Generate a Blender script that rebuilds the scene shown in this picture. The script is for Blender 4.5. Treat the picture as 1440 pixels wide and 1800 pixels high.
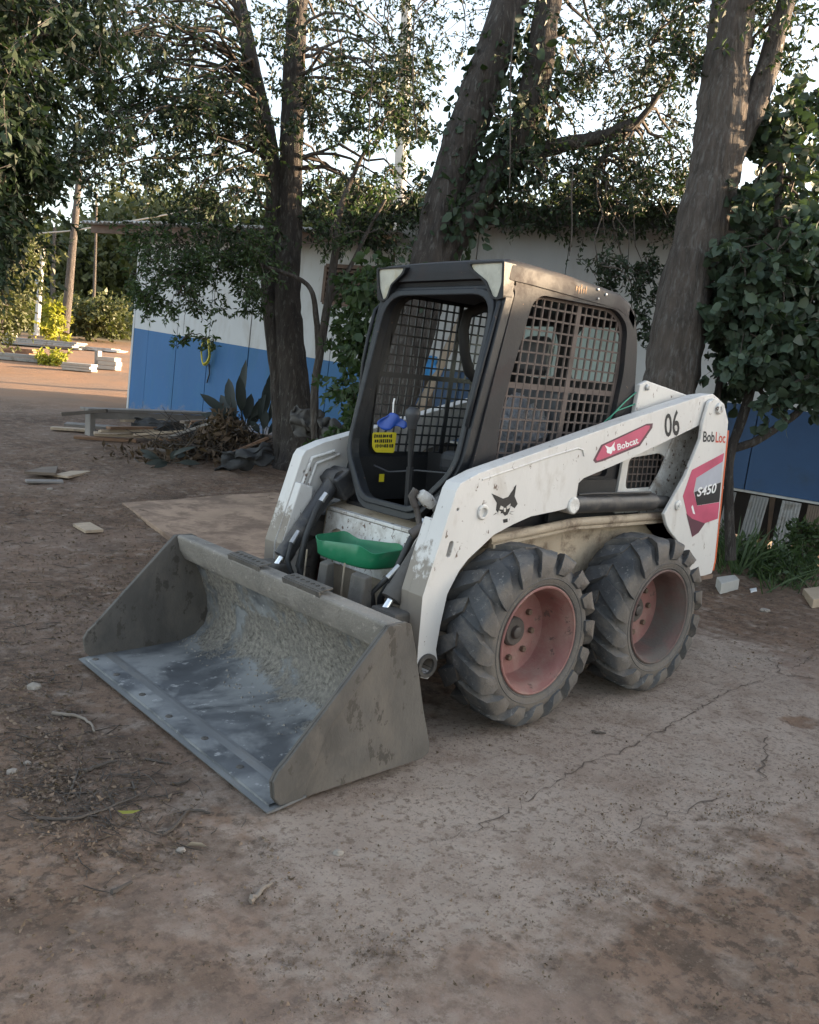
import bpy, bmesh, math, random
import numpy as np
from mathutils import Vector, Matrix, noise
random.seed(7); RNG = np.random.default_rng(7)
for o in list(bpy.data.objects): bpy.data.objects.remove(o)
S = bpy.context.scene
COL = S.collection
R = math.radians

# ------------------------------------------------------------------ camera
CAM = np.array([3.68627, 3.05402, 1.43284])
FW = np.array([-0.652726, -0.742075, -0.152557])
RT = np.array([-0.756783, 0.647983, 0.086004])
UP = np.array([-0.035033, -0.171590, 0.984545])
FPX = 1524.3
cd = bpy.data.cameras.new('camera'); cam = bpy.data.objects.new('camera', cd); COL.objects.link(cam)
cam.matrix_world = Matrix(((RT[0], UP[0], -FW[0], CAM[0]), (RT[1], UP[1], -FW[1], CAM[1]), (RT[2], UP[2], -FW[2], CAM[2]), (0, 0, 0, 1)))
cd.sensor_fit = 'HORIZONTAL'; cd.sensor_width = 36; cd.lens = 36 * FPX / 1440; cd.clip_end = 2000; cd.clip_start = 0.05
S.camera = cam

# horizontal axes of the site: FH away from the viewer, RH to the right
FH = np.array([FW[0], FW[1], 0]); FH /= np.linalg.norm(FH); RH = np.array([FH[1], -FH[0], 0])
UPB = np.array([0, 0, 1.0]) + 0.04 * RH; UPB /= np.linalg.norm(UPB)   # true plumb line: the yard tilts a little

# ------------------------------------------------------------------ sky, sun, exposure
SUN_DIR = RH * 0.97 + FH * 0.24; SUN_DIR /= np.linalg.norm(SUN_DIR)    # towards the sun (horizontal)
SUN_EL = R(9.5)
w = bpy.data.worlds.new('World'); S.world = w; w.use_nodes = True
nt = w.node_tree; bg = nt.nodes['Background']
sky = nt.nodes.new('ShaderNodeTexSky'); sky.sky_type = 'NISHITA'; sky.sun_disc = False
sky.sun_elevation = SUN_EL; sky.sun_rotation = math.atan2(SUN_DIR[0], SUN_DIR[1])
sky.air_density = 1.0; sky.dust_density = 1.6; sky.ozone_density = 1.0
hs = nt.nodes.new('ShaderNodeHueSaturation'); hs.inputs['Saturation'].default_value = .6; nt.links.new(sky.outputs[0], hs.inputs['Color']); nt.links.new(hs.outputs[0], bg.inputs[0]); bg.inputs[1].default_value = 0.15
sd = bpy.data.lights.new('sun', 'SUN'); sd.energy = 5.0; sd.angle = R(1.0); sd.color = (1, .72, .45)
sun = bpy.data.objects.new('sun', sd); COL.objects.link(sun)
tow = Vector((SUN_DIR[0] * math.cos(SUN_EL), SUN_DIR[1] * math.cos(SUN_EL), math.sin(SUN_EL)))
sun.rotation_euler = tow.to_track_quat('Z', 'Y').to_euler(); sun.location = tow * 30
S.render.engine = 'CYCLES'
vs = S.view_settings; vs.view_transform = 'Standard'; vs.look = 'None'; vs.gamma = 1; vs.exposure = 2.25

# ------------------------------------------------------------------ placing helpers
def P(px, py, d):                       # a point of the site seen at a place of the photograph, d metres deep
    return CAM + (FW + RT * (px - 720) / FPX - UP * (py - 900) / FPX) * d
def sm(a, b, x):
    t = np.clip((x - a) / (b - a), 0, 1); return t * t * (3 - 2 * t)
GD = [0, 5.5, 8, 14.5, 20, 30, 45, 80, 200]; GZ = [0, 0, .14, .54, .74, 1.3, 2.3, 4.5, 11]
def gz(x, y):                           # smooth height of the ground
    d = (x - CAM[0]) * FH[0] + (y - CAM[1]) * FH[1]; l = (x - CAM[0]) * RH[0] + (y - CAM[1]) * RH[1]
    s = 1 - sm(-1.2, 2.2, l) * (1 - sm(12, 22, d))
    z = np.interp(d, GD, GZ) * s
    z = z - 0.22 * sm(1.6, 4, l) * sm(7.0, 9.5, d) * (1 - sm(12, 20, d))
    z = z + 0.10 * np.exp(-((l - 3.0) ** 2 / 1.2 + (d - 7.6) ** 2 / .35))      # soil heaped behind the loader
    return z
def sms(a, b, x):
    t = min(1.0, max(0.0, (x - a) / (b - a))); return t * t * (3 - 2 * t)
def gzs(x, y):                          # the same for one point
    d = (x - CAM[0]) * FH[0] + (y - CAM[1]) * FH[1]; l = (x - CAM[0]) * RH[0] + (y - CAM[1]) * RH[1]; z = GZ[-1]
    if d <= GD[0]: z = GZ[0]
    else:
        for i in range(1, len(GD)):
            if d <= GD[i]: z = GZ[i - 1] + (GZ[i] - GZ[i - 1]) * (d - GD[i - 1]) / (GD[i] - GD[i - 1]); break
    z = z * (1 - sms(-1.2, 2.2, l) * (1 - sms(12, 22, d))) - .22 * sms(1.6, 4, l) * sms(7.0, 9.5, d) * (1 - sms(12, 20, d))
    return z + .10 * math.exp(-((l - 3.0) ** 2 / 1.2 + (d - 7.6) ** 2 / .35))
def G(px, py, lo=2.0, hi=150.0):        # where the line of sight meets the ground
    D = FW + RT * (px - 720) / FPX - UP * (py - 900) / FPX; dx, dy, dz = map(float, D); cx, cy, cz = map(float, CAM)
    for _ in range(44):
        m = (lo + hi) / 2
        if cz + dz * m > gzs(cx + dx * m, cy + dy * m): lo = m
        else: hi = m
    return CAM + D * ((lo + hi) / 2)
def LD(l, d, z=0.0):                    # from lateral / depth
    q = CAM + RH * l + FH * d; return np.array([q[0], q[1], z])

# ------------------------------------------------------------------ mesh helpers
class MB:
    def __init__(s): s.v = []; s.f = []; s.m = []
    def add(s, v, f, mi=0):
        b = len(s.v); s.v += [tuple(map(float, q)) for q in v]; s.f += [tuple(b + i for i in q) for q in f]; s.m += [mi] * len(f); return s
    def box(s, c, size, rot=None, mi=0):
        hx, hy, hz = [q / 2 for q in size]
        v = [Vector((x, y, z)) for x in (-hx, hx) for y in (-hy, hy) for z in (-hz, hz)]
        if rot is not None: v = [rot @ q for q in v]
        c = Vector([float(q) for q in c]); return s.add([q + c for q in v], [(0, 1, 3, 2), (4, 6, 7, 5), (0, 4, 5, 1), (2, 3, 7, 6), (0, 2, 6, 4), (1, 5, 7, 3)], mi)
    def bar(s, a, b, w, h, up=(0, 0, 1), mi=0):
        a = Vector([float(q) for q in a]); b = Vector([float(q) for q in b]); d = b - a; L = d.length; d.normalize()
        y = Vector(up).cross(d); y = y.normalized() if y.length > 1e-4 else Vector((0, 1, 0)); z = d.cross(y)
        return s.box((a + b) / 2, (L, w, h), Matrix((d, y, z)).transposed(), mi)
    def tube(s, path, r, n=10, cap=True, mi=0):
        pts = [Vector([float(q) for q in p]) for p in path]; k = len(pts)
        rs = list(r) if hasattr(r, '__len__') else [r] * k
        d0 = (pts[1] - pts[0]).normalized(); ref = Vector((0, 0, 1)) if abs(d0.z) < .9 else Vector((1, 0, 0))
        x = ref.cross(d0).normalized(); V = []; F = []
        for i, p in enumerate(pts):
            d = (pts[min(i + 1, k - 1)] - pts[max(i - 1, 0)]).normalized()
            x = (x - d * x.dot(d)).normalized(); y = d.cross(x)
            for j in range(n):
                a = 2 * math.pi * j / n; V.append(p + (x * math.cos(a) + y * math.sin(a)) * rs[i])
        for i in range(k - 1):
            for j in range(n):
                F.append((i * n + j, i * n + (j + 1) % n, (i + 1) * n + (j + 1) % n, (i + 1) * n + j))
        if cap: F.append(tuple(range(n - 1, -1, -1))); F.append(tuple((k - 1) * n + j for j in range(n)))
        return s.add(V, F, mi)
    def lathe(s, prof, c, axis=(0, 1, 0), n=32, mi=0, closed=False, cap=True):   # prof: (distance along axis, radius)
        ax = Vector(axis).normalized(); ref = Vector((0, 0, 1)) if abs(ax.z) < .9 else Vector((1, 0, 0))
        x = ref.cross(ax).normalized(); y = ax.cross(x); c = Vector([float(q) for q in c]); V = []; F = []; k = len(prof)
        for h, r in prof:
            for j in range(n):
                a = 2 * math.pi * j / n; V.append(c + ax * h + (x * math.cos(a) + y * math.sin(a)) * r)
        for i in range(k if closed else k - 1):
            i2 = (i + 1) % k
            for j in range(n): F.append((i * n + j, i * n + (j + 1) % n, i2 * n + (j + 1) % n, i2 * n + j))
        if not closed and cap:
            F.append(tuple(range(n - 1, -1, -1))); F.append(tuple((k - 1) * n + j for j in range(n)))
        return s.add(V, F, mi)
    def prism(s, outer, holes, fn, mi=0, mis=None):   # fn(u, v, side) -> 3D point, side 0 or 1
        bm = bmesh.new(); loops = [outer] + list(holes); edges = []; order = []
        for lp in loops:
            vv = [bm.verts.new((u, v, 0)) for u, v in lp]; order.append(vv)
            for i in range(len(vv)): edges.append(bm.edges.new((vv[i], vv[(i + 1) % len(vv)])))
        bmesh.ops.triangle_fill(bm, use_beauty=True, use_dissolve=False, edges=edges)
        bm.verts.index_update(); n = len(bm.verts)
        uv = [(q.co.x, q.co.y) for q in bm.verts]; tr = [tuple(q.index for q in f.verts) for f in bm.faces]
        idx = [[q.index for q in vv] for vv in order]; bm.free()
        V = [fn(u, v, 0) for u, v in uv] + [fn(u, v, 1) for u, v in uv]
        F = tr + [tuple(q + n for q in reversed(t)) for t in tr]; b = len(s.v)
        s.add(V, F, mi)
        side = [(l[i], l[(i + 1) % len(l)], l[(i + 1) % len(l)] + n, l[i] + n) for l in idx for i in range(len(l))]
        s.f += [tuple(b + q for q in t) for t in side]; s.m += [mi if mis is None else mis] * len(side)
        return s
    def build(s, name, mat, parent=None, smooth=None, bevel=0, seg=2, label=None):
        me = bpy.data.meshes.new(name); me.from_pydata(s.v, [], s.f); me.validate()
        bm = bmesh.new(); bm.from_mesh(me); bmesh.ops.recalc_face_normals(bm, faces=bm.faces[:]); bm.to_mesh(me); bm.free()
        mats = mat if isinstance(mat, (list, tuple)) else [mat]
        for q in mats: me.materials.append(q)
        if len(mats) > 1 and len(me.polygons) == len(s.m): me.polygons.foreach_set('material_index', s.m)
        ob = bpy.data.objects.new(name, me); COL.objects.link(ob); ob.parent = parent
        if bevel:
            b = ob.modifiers.new('bevel', 'BEVEL'); b.width = bevel; b.segments = seg; b.limit_method = 'ANGLE'; b.angle_limit = R(40); b.harden_normals = False
        if smooth is not None:
            for pl in me.polygons: pl.use_smooth = True
            me.set_sharp_from_angle(angle=R(smooth))
        if label: ob['label'] = label
        return ob
def raw_mesh(name, V, F4, mat, parent=None, smooth=False):   # numpy verts (n,3) and quads (m,4)
    me = bpy.data.meshes.new(name); n = len(V); m = len(F4); k = F4.shape[1]
    me.vertices.add(n); me.vertices.foreach_set('co', np.asarray(V, np.float32).ravel())
    me.loops.add(m * k); me.loops.foreach_set('vertex_index', np.asarray(F4, np.int32).ravel())
    me.polygons.add(m); me.polygons.foreach_set('loop_start', np.arange(0, m * k, k, dtype=np.int32))
    if smooth: me.polygons.foreach_set('use_smooth', np.ones(m, bool))
    me.update(calc_edges=True); me.validate()
    for q in (mat if isinstance(mat, (list, tuple)) else [mat]): me.materials.append(q)
    ob = bpy.data.objects.new(name, me); COL.objects.link(ob); ob.parent = parent; return ob
def thing(name, label, cat, loc=(0, 0, 0), group=None):
    o = bpy.data.objects.new(name, None); COL.objects.link(o); o.location = [float(q) for q in loc]; o.empty_display_size = .1
    tag(o, label, cat, group); return o
def tag(o, label, cat=None, group=None, kind=None):
    if label: o['label'] = label
    if cat: o['category'] = cat
    if group: o['group'] = group
    if kind: o['kind'] = kind
    return o
def keep(ob, parent):                    # parent without moving (parents are only translated)
    ob.parent = parent; ob.matrix_parent_inverse = Matrix.Translation(-parent.location); return ob
def empty(name, parent):
    o = bpy.data.objects.new(name, None); COL.objects.link(o); o.parent = parent; o.empty_display_size = .05; return o
def dup(root, mat=None, parent=None):    # copy of a thing or part with all its children
    c = root.copy(); COL.objects.link(c); c.parent = parent
    if mat is not None: c.matrix_local = mat
    for ch in root.children:
        k = dup(ch, None, c); k.matrix_parent_inverse = ch.matrix_parent_inverse.copy()
    return c
def roundpoly(pts, r, n=4):              # round the corners of a 2D polygon; r single or per corner
    out = []; k = len(pts)
    for i in range(k):
        p = Vector(pts[i]); a = Vector(pts[i - 1]) - p; b = Vector(pts[(i + 1) % k]) - p
        rr = r[i] if hasattr(r, '__len__') else r
        q = min(rr, a.length * .48, b.length * .48)
        if q < 1e-4: out.append(tuple(p)); continue
        A = p + a.normalized() * q; B = p + b.normalized() * q
        for j in range(n + 1):
            t = j / n; out.append(tuple(A * (1 - t) ** 2 + p * 2 * t * (1 - t) + B * t * t))
    return out

# ------------------------------------------------------------------ materials
def N(nt, t, **k):
    n = nt.nodes.new(t)
    for a, b in k.items(): setattr(n, a, b)
    return n
def ramp(nt, fac, stops):
    r = N(nt, 'ShaderNodeValToRGB'); nt.links.new(fac, r.inputs[0]); e = r.color_ramp.elements
    while len(e) < len(stops): e.new(.5)
    for q, (p, c) in zip(e, stops): q.position = p; q.color = (c, c, c, 1) if isinstance(c, (int, float)) else (*c, 1)
    return r.outputs[0]
def noise_tex(nt, vec, scale, detail=6, rough=.6, dist=0):
    n = N(nt, 'ShaderNodeTexNoise'); nt.links.new(vec, n.inputs['Vector']); n.inputs['Scale'].default_value = scale
    n.inputs['Detail'].default_value = detail; n.inputs['Roughness'].default_value = rough; n.inputs['Distortion'].default_value = dist; return n.outputs[0]
def mixc(nt, f, a, b, mode='MIX'):
    m = N(nt, 'ShaderNodeMix', data_type='RGBA', blend_type=mode)
    for s_, v in ((m.inputs[0], f), (m.inputs[6], a), (m.inputs[7], b)):
        if isinstance(v, (int, float)): s_.default_value = v
        elif isinstance(v, tuple): s_.default_value = (*v, 1)
        else: nt.links.new(v, s_)
    return m.outputs[2]
def bumpn(nt, h, strength, dist=.01, nrm=None):
    b = N(nt, 'ShaderNodeBump'); b.inputs['Strength'].default_value = strength; b.inputs['Distance'].default_value = dist
    nt.links.new(h, b.inputs['Height'])
    if nrm is not None: nt.links.new(nrm, b.inputs['Normal'])
    return b.outputs[0]
MATS = {}
def mat(name, col, rough=.6, metal=0, var=.25, scale=4, dirt=None, dirt_lo=.5, dirt_hi=.62, dscale=5, chip=None, chip_lo=.66, cscale=30, bump=.15, bscale=60, stretch=(1, 1, 1), trans=0, spec=.5, rnd=0, bdist=.01):
    m = bpy.data.materials.new(name); m.use_nodes = True; nt = m.node_tree; b = nt.nodes['Principled BSDF']
    tc = N(nt, 'ShaderNodeTexCoord'); mp = N(nt, 'ShaderNodeMapping'); nt.links.new(tc.outputs['Object'], mp.inputs[0]); mp.inputs['Scale'].default_value = stretch; v = mp.outputs[0]
    n1 = noise_tex(nt, v, scale)
    lo = tuple(q * (1 - var) for q in col); hi = tuple(min(1, q * (1 + var)) for q in col)
    c = mixc(nt, ramp(nt, n1, [(.3, 0.0), (.7, 1.0)]), lo, hi)
    if rnd:
        oi = N(nt, 'ShaderNodeObjectInfo'); c = mixc(nt, 1.0, c, ramp(nt, oi.outputs['Random'], [(0, 1 - rnd), (1, 1.0)]), 'MULTIPLY')
    rg = None
    if dirt:
        n2 = noise_tex(nt, v, dscale, 9, .68, .3); f = ramp(nt, n2, [(dirt_lo, 0.0), (dirt_hi, 1.0)]); c = mixc(nt, f, c, dirt)
        rg = f
    if chip:
        n3 = noise_tex(nt, v, cscale, 8, .7); f3 = ramp(nt, n3, [(chip_lo, 0.0), (chip_lo + .03, 1.0)]); c = mixc(nt, f3, c, chip)
    nt.links.new(c, b.inputs['Base Color']); b.inputs['Roughness'].default_value = rough; b.inputs['Metallic'].default_value = metal
    b.inputs['Specular IOR Level'].default_value = spec
    if rg is not None:
        mr = N(nt, 'ShaderNodeMapRange'); nt.links.new(rg, mr.inputs[0]); mr.inputs[3].default_value = rough; mr.inputs[4].default_value = max(rough, .9); nt.links.new(mr.outputs[0], b.inputs['Roughness'])
    if bump: nt.links.new(bumpn(nt, noise_tex(nt, v, bscale, 8, .65), bump, bdist), b.inputs['Normal'])
    if trans: b.inputs['Transmission Weight'].default_value = trans
    MATS[name] = m; return m
mud = (.20, .155, .115)
m_white = mat('white paint', (.56, .54, .515), .5, var=.08, scale=3, dirt=(.33, .285, .24), dirt_lo=.54, dirt_hi=.80, dscale=5, chip=(.13, .09, .07), chip_lo=.625, cscale=34, bump=.08, stretch=(1, 1, .5))
m_whiteworn = mat('worn white paint', (.58, .57, .55), .5, var=.10, scale=4, dirt=(.24, .195, .155), dirt_lo=.46, dirt_hi=.66, dscale=6, chip=(.11, .07, .05), chip_lo=.575, cscale=30, bump=.15)
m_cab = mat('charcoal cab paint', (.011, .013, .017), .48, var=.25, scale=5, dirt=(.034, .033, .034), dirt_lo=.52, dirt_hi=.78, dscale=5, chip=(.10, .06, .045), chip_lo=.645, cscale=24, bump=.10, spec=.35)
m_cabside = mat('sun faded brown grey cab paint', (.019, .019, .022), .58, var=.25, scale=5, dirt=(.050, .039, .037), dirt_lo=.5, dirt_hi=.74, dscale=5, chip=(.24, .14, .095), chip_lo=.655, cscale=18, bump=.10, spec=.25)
m_dark = mat('black interior', (.012, .012, .013), .7, var=.3, dirt=(.05, .045, .04), dirt_lo=.6, dirt_hi=.8)
m_black = mat('black rubber hose', (.014, .014, .015), .55, dirt=(.07, .06, .05), dirt_lo=.55, dirt_hi=.75, dscale=9)
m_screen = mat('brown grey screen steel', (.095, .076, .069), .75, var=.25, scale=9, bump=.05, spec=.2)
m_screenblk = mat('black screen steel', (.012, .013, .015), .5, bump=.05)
m_tyre = mat('dusty tyre rubber', (.055, .057, .061), .78, var=.3, scale=7, dirt=(.135, .122, .11), dirt_lo=.50, dirt_hi=.70, dscale=9, chip=(.15, .145, .14), chip_lo=.60, cscale=38, bump=.6, bscale=38)
m_rim = mat('faded red rim', (.21, .090, .080), .65, var=.15, scale=8, dirt=(.26, .18, .15), dirt_lo=.45, dirt_hi=.75, dscale=7, chip=(.11, .065, .055), chip_lo=.60, cscale=14, bump=.25)
m_rimdull = mat('dull grey red rim', (.115, .066, .058), .75, var=.25, scale=8, dirt=(.105, .088, .078), dirt_lo=.44, dirt_hi=.62, dscale=6, bump=.3)
m_hub = mat('greasy hub steel', (.06, .05, .045), .6, var=.3, bump=.2)
m_steel = mat('scoured bucket steel', (.16, .165, .17), .5, metal=.35, var=.22, scale=6, dirt=(.20, .19, .175), dirt_lo=.52, dirt_hi=.66, dscale=3.2, bump=.2, bscale=30, stretch=(1, .45, 1))
m_bmud = mat('mud caked bucket steel', (.225, .205, .18), .85, var=.22, scale=5, dirt=(.12, .11, .10), dirt_lo=.5, dirt_hi=.72, dscale=4, chip=(.32, .29, .255), chip_lo=.60, cscale=26, bump=.8, bscale=70)
m_bside = mat('brown stained bucket plate', (.082, .074, .066), .72, var=.25, scale=5, dirt=(.135, .116, .098), dirt_lo=.50, dirt_hi=.70, dscale=3.5, chip=(.055, .047, .04), chip_lo=.575, cscale=14, bump=.4, bscale=45, stretch=(1, 1, .6))
m_cyl = mat('grey black cylinder paint', (.03, .03, .033), .45, dirt=(.13, .115, .10), dirt_lo=.48, dirt_hi=.75, dscale=7)
m_chrome = mat('chrome rod', (.75, .75, .76), .18, metal=1, var=.03, bump=0)
m_zinc = mat('zinc fitting', (.45, .45, .45), .35, metal=.8, bump=.1)
m_green = mat('green plastic', (.012, .16, .075), .42, var=.12, scale=9, dirt=(.10, .20, .14), dirt_lo=.55, dirt_hi=.85, dscale=8, bump=.05)
m_cream = mat('rusty cream frame', (.33, .27, .20), .75, var=.2, scale=5, dirt=(.12, .085, .06), dirt_lo=.5, dirt_hi=.64, dscale=6, bump=.3)
m_orange = mat('orange red paint', (.50, .10, .03), .5, var=.12, bump=.05)
m_magenta = mat('faded magenta print', (.44, .07, .13), .5, var=.18, scale=6, dirt=(.30, .22, .22), dirt_lo=.62, dirt_hi=.85, bump=.03)
m_maroon = mat('dark maroon print', (.09, .03, .045), .5, var=.2, bump=.03)
m_print_k = mat('black print', (.012, .012, .014), .5, var=.2, chip=(.35, .33, .32), chip_lo=.68, cscale=40, bump=0)
m_print_w = mat('white print', (.72, .72, .72), .5, var=.1, bump=0)
m_print_r = mat('red print', (.50, .07, .04), .5, var=.1, bump=0)
m_print_g = mat('silver print', (.36, .37, .42), .45, var=.15, bump=0)
m_yellow = mat('yellow sticker', (.75, .62, .03), .5, var=.08, dirt=(.40, .34, .08), dirt_lo=.6, dirt_hi=.8, bump=0)
m_lens = mat('cloudy lamp lens', (.42, .42, .37), .25, var=.2, scale=12, dirt=(.36, .30, .17), dirt_lo=.5, dirt_hi=.75, dscale=9, bump=.1)
m_blue = mat('blue plastic', (.02, .07, .33), .4, var=.1, bump=.03)
m_lblue = mat('light blue plastic', (.05, .28, .62), .35, var=.1, bump=.03)
m_bag = mat('grey plastic bag', (.15, .16, .185), .3, var=.45, scale=16, bump=1.0, bscale=26, bdist=.03)
m_rust = mat('rusty steel', (.13, .085, .06), .8, var=.3, scale=12, bump=.4)
m_seat = mat('worn seat vinyl', (.035, .037, .042), .5, var=.2, bump=.2)
def glass_mat(name, col, alpha=.45):
    m = bpy.data.materials.new(name); m.use_nodes = True; nt = m.node_tree; b = nt.nodes['Principled BSDF']
    b.inputs['Base Color'].default_value = (*col, 1); b.inputs['Roughness'].default_value = .04; b.inputs['Transmission Weight'].default_value = 1; b.inputs['IOR'].default_value = 1.02
    return m
m_glass = glass_mat('pale green glass', (.80, .95, .88))
# ------------------------------------------------------------------ the loader
def UA(px, py, ax, v):                  # line of sight met with a coordinate plane
    d = FW + RT * (px - 720) / FPX - UP * (py - 900) / FPX; t = (v - CAM[ax]) / d[ax]; return CAM + d * t
def XZ(pts, y): return [tuple(UA(a, b, 1, y)[[0, 2]]) for a, b in pts]
def plate(outer, y0, y1, holes=(), mb=None, mi=0, mis=None):
    mb = mb or MB(); return mb.prism(outer, holes, lambda u, v, s: (u, y1 if s else y0, v), mi, mis)
def circ(x, z, r, n=14): return [(x + r * math.cos(2 * math.pi * i / n), z + r * math.sin(2 * math.pi * i / n)) for i in range(n)]
def oval(x, z, r, h, tilt=0, n=6):
    pts = [(r * math.cos(math.pi * i / n), h + r * math.sin(math.pi * i / n)) for i in range(n + 1)] + [(r * math.cos(math.pi + math.pi * i / n), -h + r * math.sin(math.pi + math.pi * i / n)) for i in range(n + 1)]
    c, s_ = math.cos(tilt), math.sin(tilt); return [(x + c * a - s_ * b, z + s_ * a + c * b) for a, b in pts]
def textquad(name, body, quad, y, m, parent, shear=0):   # quad = bl, br, tl, tr as (x, z)
    cu = bpy.data.curves.new('t', 'FONT'); cu.body = body; cu.size = 1; cu.shear = shear; cu.resolution_u = 3; cu.offset = .018
    ob = bpy.data.objects.new('t', cu); COL.objects.link(ob); bpy.context.view_layer.update()
    me = bpy.data.meshes.new_from_object(ob.evaluated_get(bpy.context.evaluated_depsgraph_get())); bpy.data.objects.remove(ob); bpy.data.curves.remove(cu)
    xs = [v.co.x for v in me.vertices]; ys = [v.co.y for v in me.vertices]; x0, x1, y0, y1 = min(xs), max(xs), min(ys), max(ys)
    bl, br, tl, tr = [np.array(q) for q in quad]
    for v in me.vertices:
        a = (v.co.x - x0) / (x1 - x0); b = (v.co.y - y0) / (y1 - y0)
        q = (1 - a) * (1 - b) * bl + a * (1 - b) * br + (1 - a) * b * tl + a * b * tr; v.co = (q[0], y, q[1])
    me.materials.clear(); me.materials.append(m); me.name = name
    o = bpy.data.objects.new(name, me); COL.objects.link(o); o.parent = parent; return o
def decal(name, pts, y, m, parent, holes=()): return plate(pts, y, y - .0006, holes).build(name, m, parent)

LO = thing('skid_steer_loader', 'white skid steer loader with charcoal cab and wide bucket, parked on the cracked concrete', 'loader', (0, 0, 0))
# ---- wheels
def dusty_sides(m):
    nt = m.node_tree; b = nt.nodes['Principled BSDF']; src = b.inputs['Base Color'].links[0].from_socket; tc = N(nt, 'ShaderNodeTexCoord'); sp = N(nt, 'ShaderNodeSeparateXYZ'); nt.links.new(tc.outputs['Normal'], sp.inputs[0])
    ab = N(nt, 'ShaderNodeMath', operation='ABSOLUTE'); nt.links.new(sp.outputs[1], ab.inputs[0]); n_ = noise_tex(nt, tc.outputs['Object'], 9, 8, .65)
    ml = N(nt, 'ShaderNodeMath', operation='MULTIPLY'); nt.links.new(ramp(nt, ab.outputs[0], [(.45, 0.0), (.85, 1.0)]), ml.inputs[0]); nt.links.new(ramp(nt, n_, [(.3, .35), (.65, 1.0)]), ml.inputs[1])
    nt.links.new(mixc(nt, ml.outputs[0], src, (.125, .105, .088)), b.inputs['Base Color'])
dusty_sides(m_tyre)
def tyre_mesh():
    mb = MB(); Rr, hw = .372, .130
    prof = [(-.100, .222), (-.118, .235), (-.130, .262), (-.131, .285), (-.125, .306), (-.110, .324), (-.08, .350), (0, .370), (.08, .350), (.110, .324), (.125, .306), (.131, .285), (.130, .262), (.118, .235), (.100, .222), (.085, .215), (-.085, .215)]
    mb.lathe(prof, (0, 0, 0), n=72, closed=True)
    path = [(-.004, .382), (.05, .386), (.105, .384), (.130, .368), (.145, .330), (.1405, .292)]
    base = [(-.004, .350), (.05, .350), (.100, .325), (.106, .318), (.116, .300), (.122, .285)]
    for side in (1, -1):
        nl = 16
        for k in range(nl):
            a0 = 2 * math.pi * (k + (.5 if side < 0 else 0)) / nl; V = []
            jit = random.uniform(-.012, .012); wj = random.uniform(.92, 1.1); rj = random.uniform(-.004, .0015)
            for i, ((y, r), (yb, rb)) in enumerate(zip(path, base)):
                sk = .36 * (1 - i / 5.0) ** 1.3 + jit; w_ = [.085, .105, .122, .122, .112, .080][i] * wj; wb = w_ + .014
                r += rj
                for yy, rr, ww in ((y, r, w_), (yb, rb, wb)):
                    for sgn in (-1, 1):
                        a = a0 + sk + sgn * ww; V.append((rr * math.cos(a), side * yy, rr * math.sin(a)))
            F = []
            for i in range(5):
                b = i * 4; c = b + 4
                F += [(b, b + 1, c + 1, c), (b, c, c + 2, b + 2), (b + 1, b + 3, c + 3, c + 1)]
            F += [(0, 2, 3, 1), (20, 21, 23, 22)]
            mb.add(V, F)
    for r0 in (.246, .272):
        mb.lathe([(.1225 if r0 < .26 else .1295, r0 - .004), (.1265 if r0 < .26 else .1335, r0), (.1225 if r0 < .26 else .1295, r0 + .004)], (0, 0, 0), n=64, cap=False)
    return mb
def rim_mesh():
    mb = MB()
    mb.lathe([(.118, .236), (.124, .238), (.128, .233), (.126, .227), (.112, .222), (.10, .212), (.05, .206), (.0, .200), (-.028, .192), (-.034, .17), (-.034, .02), (-.06, .02), (-.06, .215), (-.1, .222), (-.118, .232)], (0, 0, 0), n=56, cap=False)
    return mb
wheels = []
for i, (x, s) in enumerate([(.898, 1), (0, 1), (.898, -1), (0, -1)]):
    W = empty('wheel', LO)
    if i == 0:
        t0 = tyre_mesh().build('tyre', m_tyre, W, smooth=50); tm = t0.data
        bmt = bmesh.new(); bmt.from_mesh(tm); bmesh.ops.subdivide_edges(bmt, edges=[e for e in bmt.edges if e.calc_length() > .03], cuts=1, use_grid_fill=True)
        for v in bmt.verts:
            rr_ = math.hypot(v.co.x, v.co.z)
            if rr_ > .29:
                n_ = noise.noise(v.co * 22) * .0035 + noise.noise(v.co * 60) * .0018; v.co.x *= 1 + n_ / rr_; v.co.z *= 1 + n_ / rr_; v.co.y += noise.noise(v.co * 30 + Vector((5, 0, 0))) * .002
        bmt.to_mesh(tm); bmt.free(); tm.set_sharp_from_angle(angle=R(50))
        r0 = rim_mesh().build('rim', m_rim, W, smooth=35); rm_ = r0.data
        h0 = MB().lathe([(-.04, .066), (-.02, .064), (-.012, .056), (-.012, .030), (.004, .026), (.008, .020), (.008, .004)], (0, 0, 0), n=24).build('hub', m_hub, W, smooth=35); hm = h0.data
        nb = MB().lathe([(0, .014), (.018, .0135), (.020, .009), (.020, .001)], (0, 0, 0), n=6); nb.build('lug_nut', m_rust, None); nm_ = bpy.data.objects['lug_nut'].data; bpy.data.objects.remove(bpy.data.objects['lug_nut'])
    else:
        for nm, d in (('tyre', tm), ('rim', rm_), ('hub', hm)):
            o = bpy.data.objects.new(nm, d); COL.objects.link(o); o.parent = W
            if nm == 'rim' and i == 1:
                d2 = d.copy(); d2.materials[0] = m_rimdull; d2.materials.append(m_rim); o.data = d2
                for pg in d2.polygons:
                    if pg.center.y < -.026: pg.material_index = 1; o['label'] = 'dull grey rim caked with dust'
    if s > 0:
        for k in range(8):
            a = 2 * math.pi * k / 8 + .2; o = bpy.data.objects.new('lug_nut', nm_); COL.objects.link(o); o.parent = W
            o.location = (.118 * math.cos(a), -.034, .118 * math.sin(a))
    W.location = (x, s * .660, .385 + (0.0 if x > .5 else -.002)); W.rotation_euler = (0, random.uniform(0, .3), 0 if s > 0 else math.pi)

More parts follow.
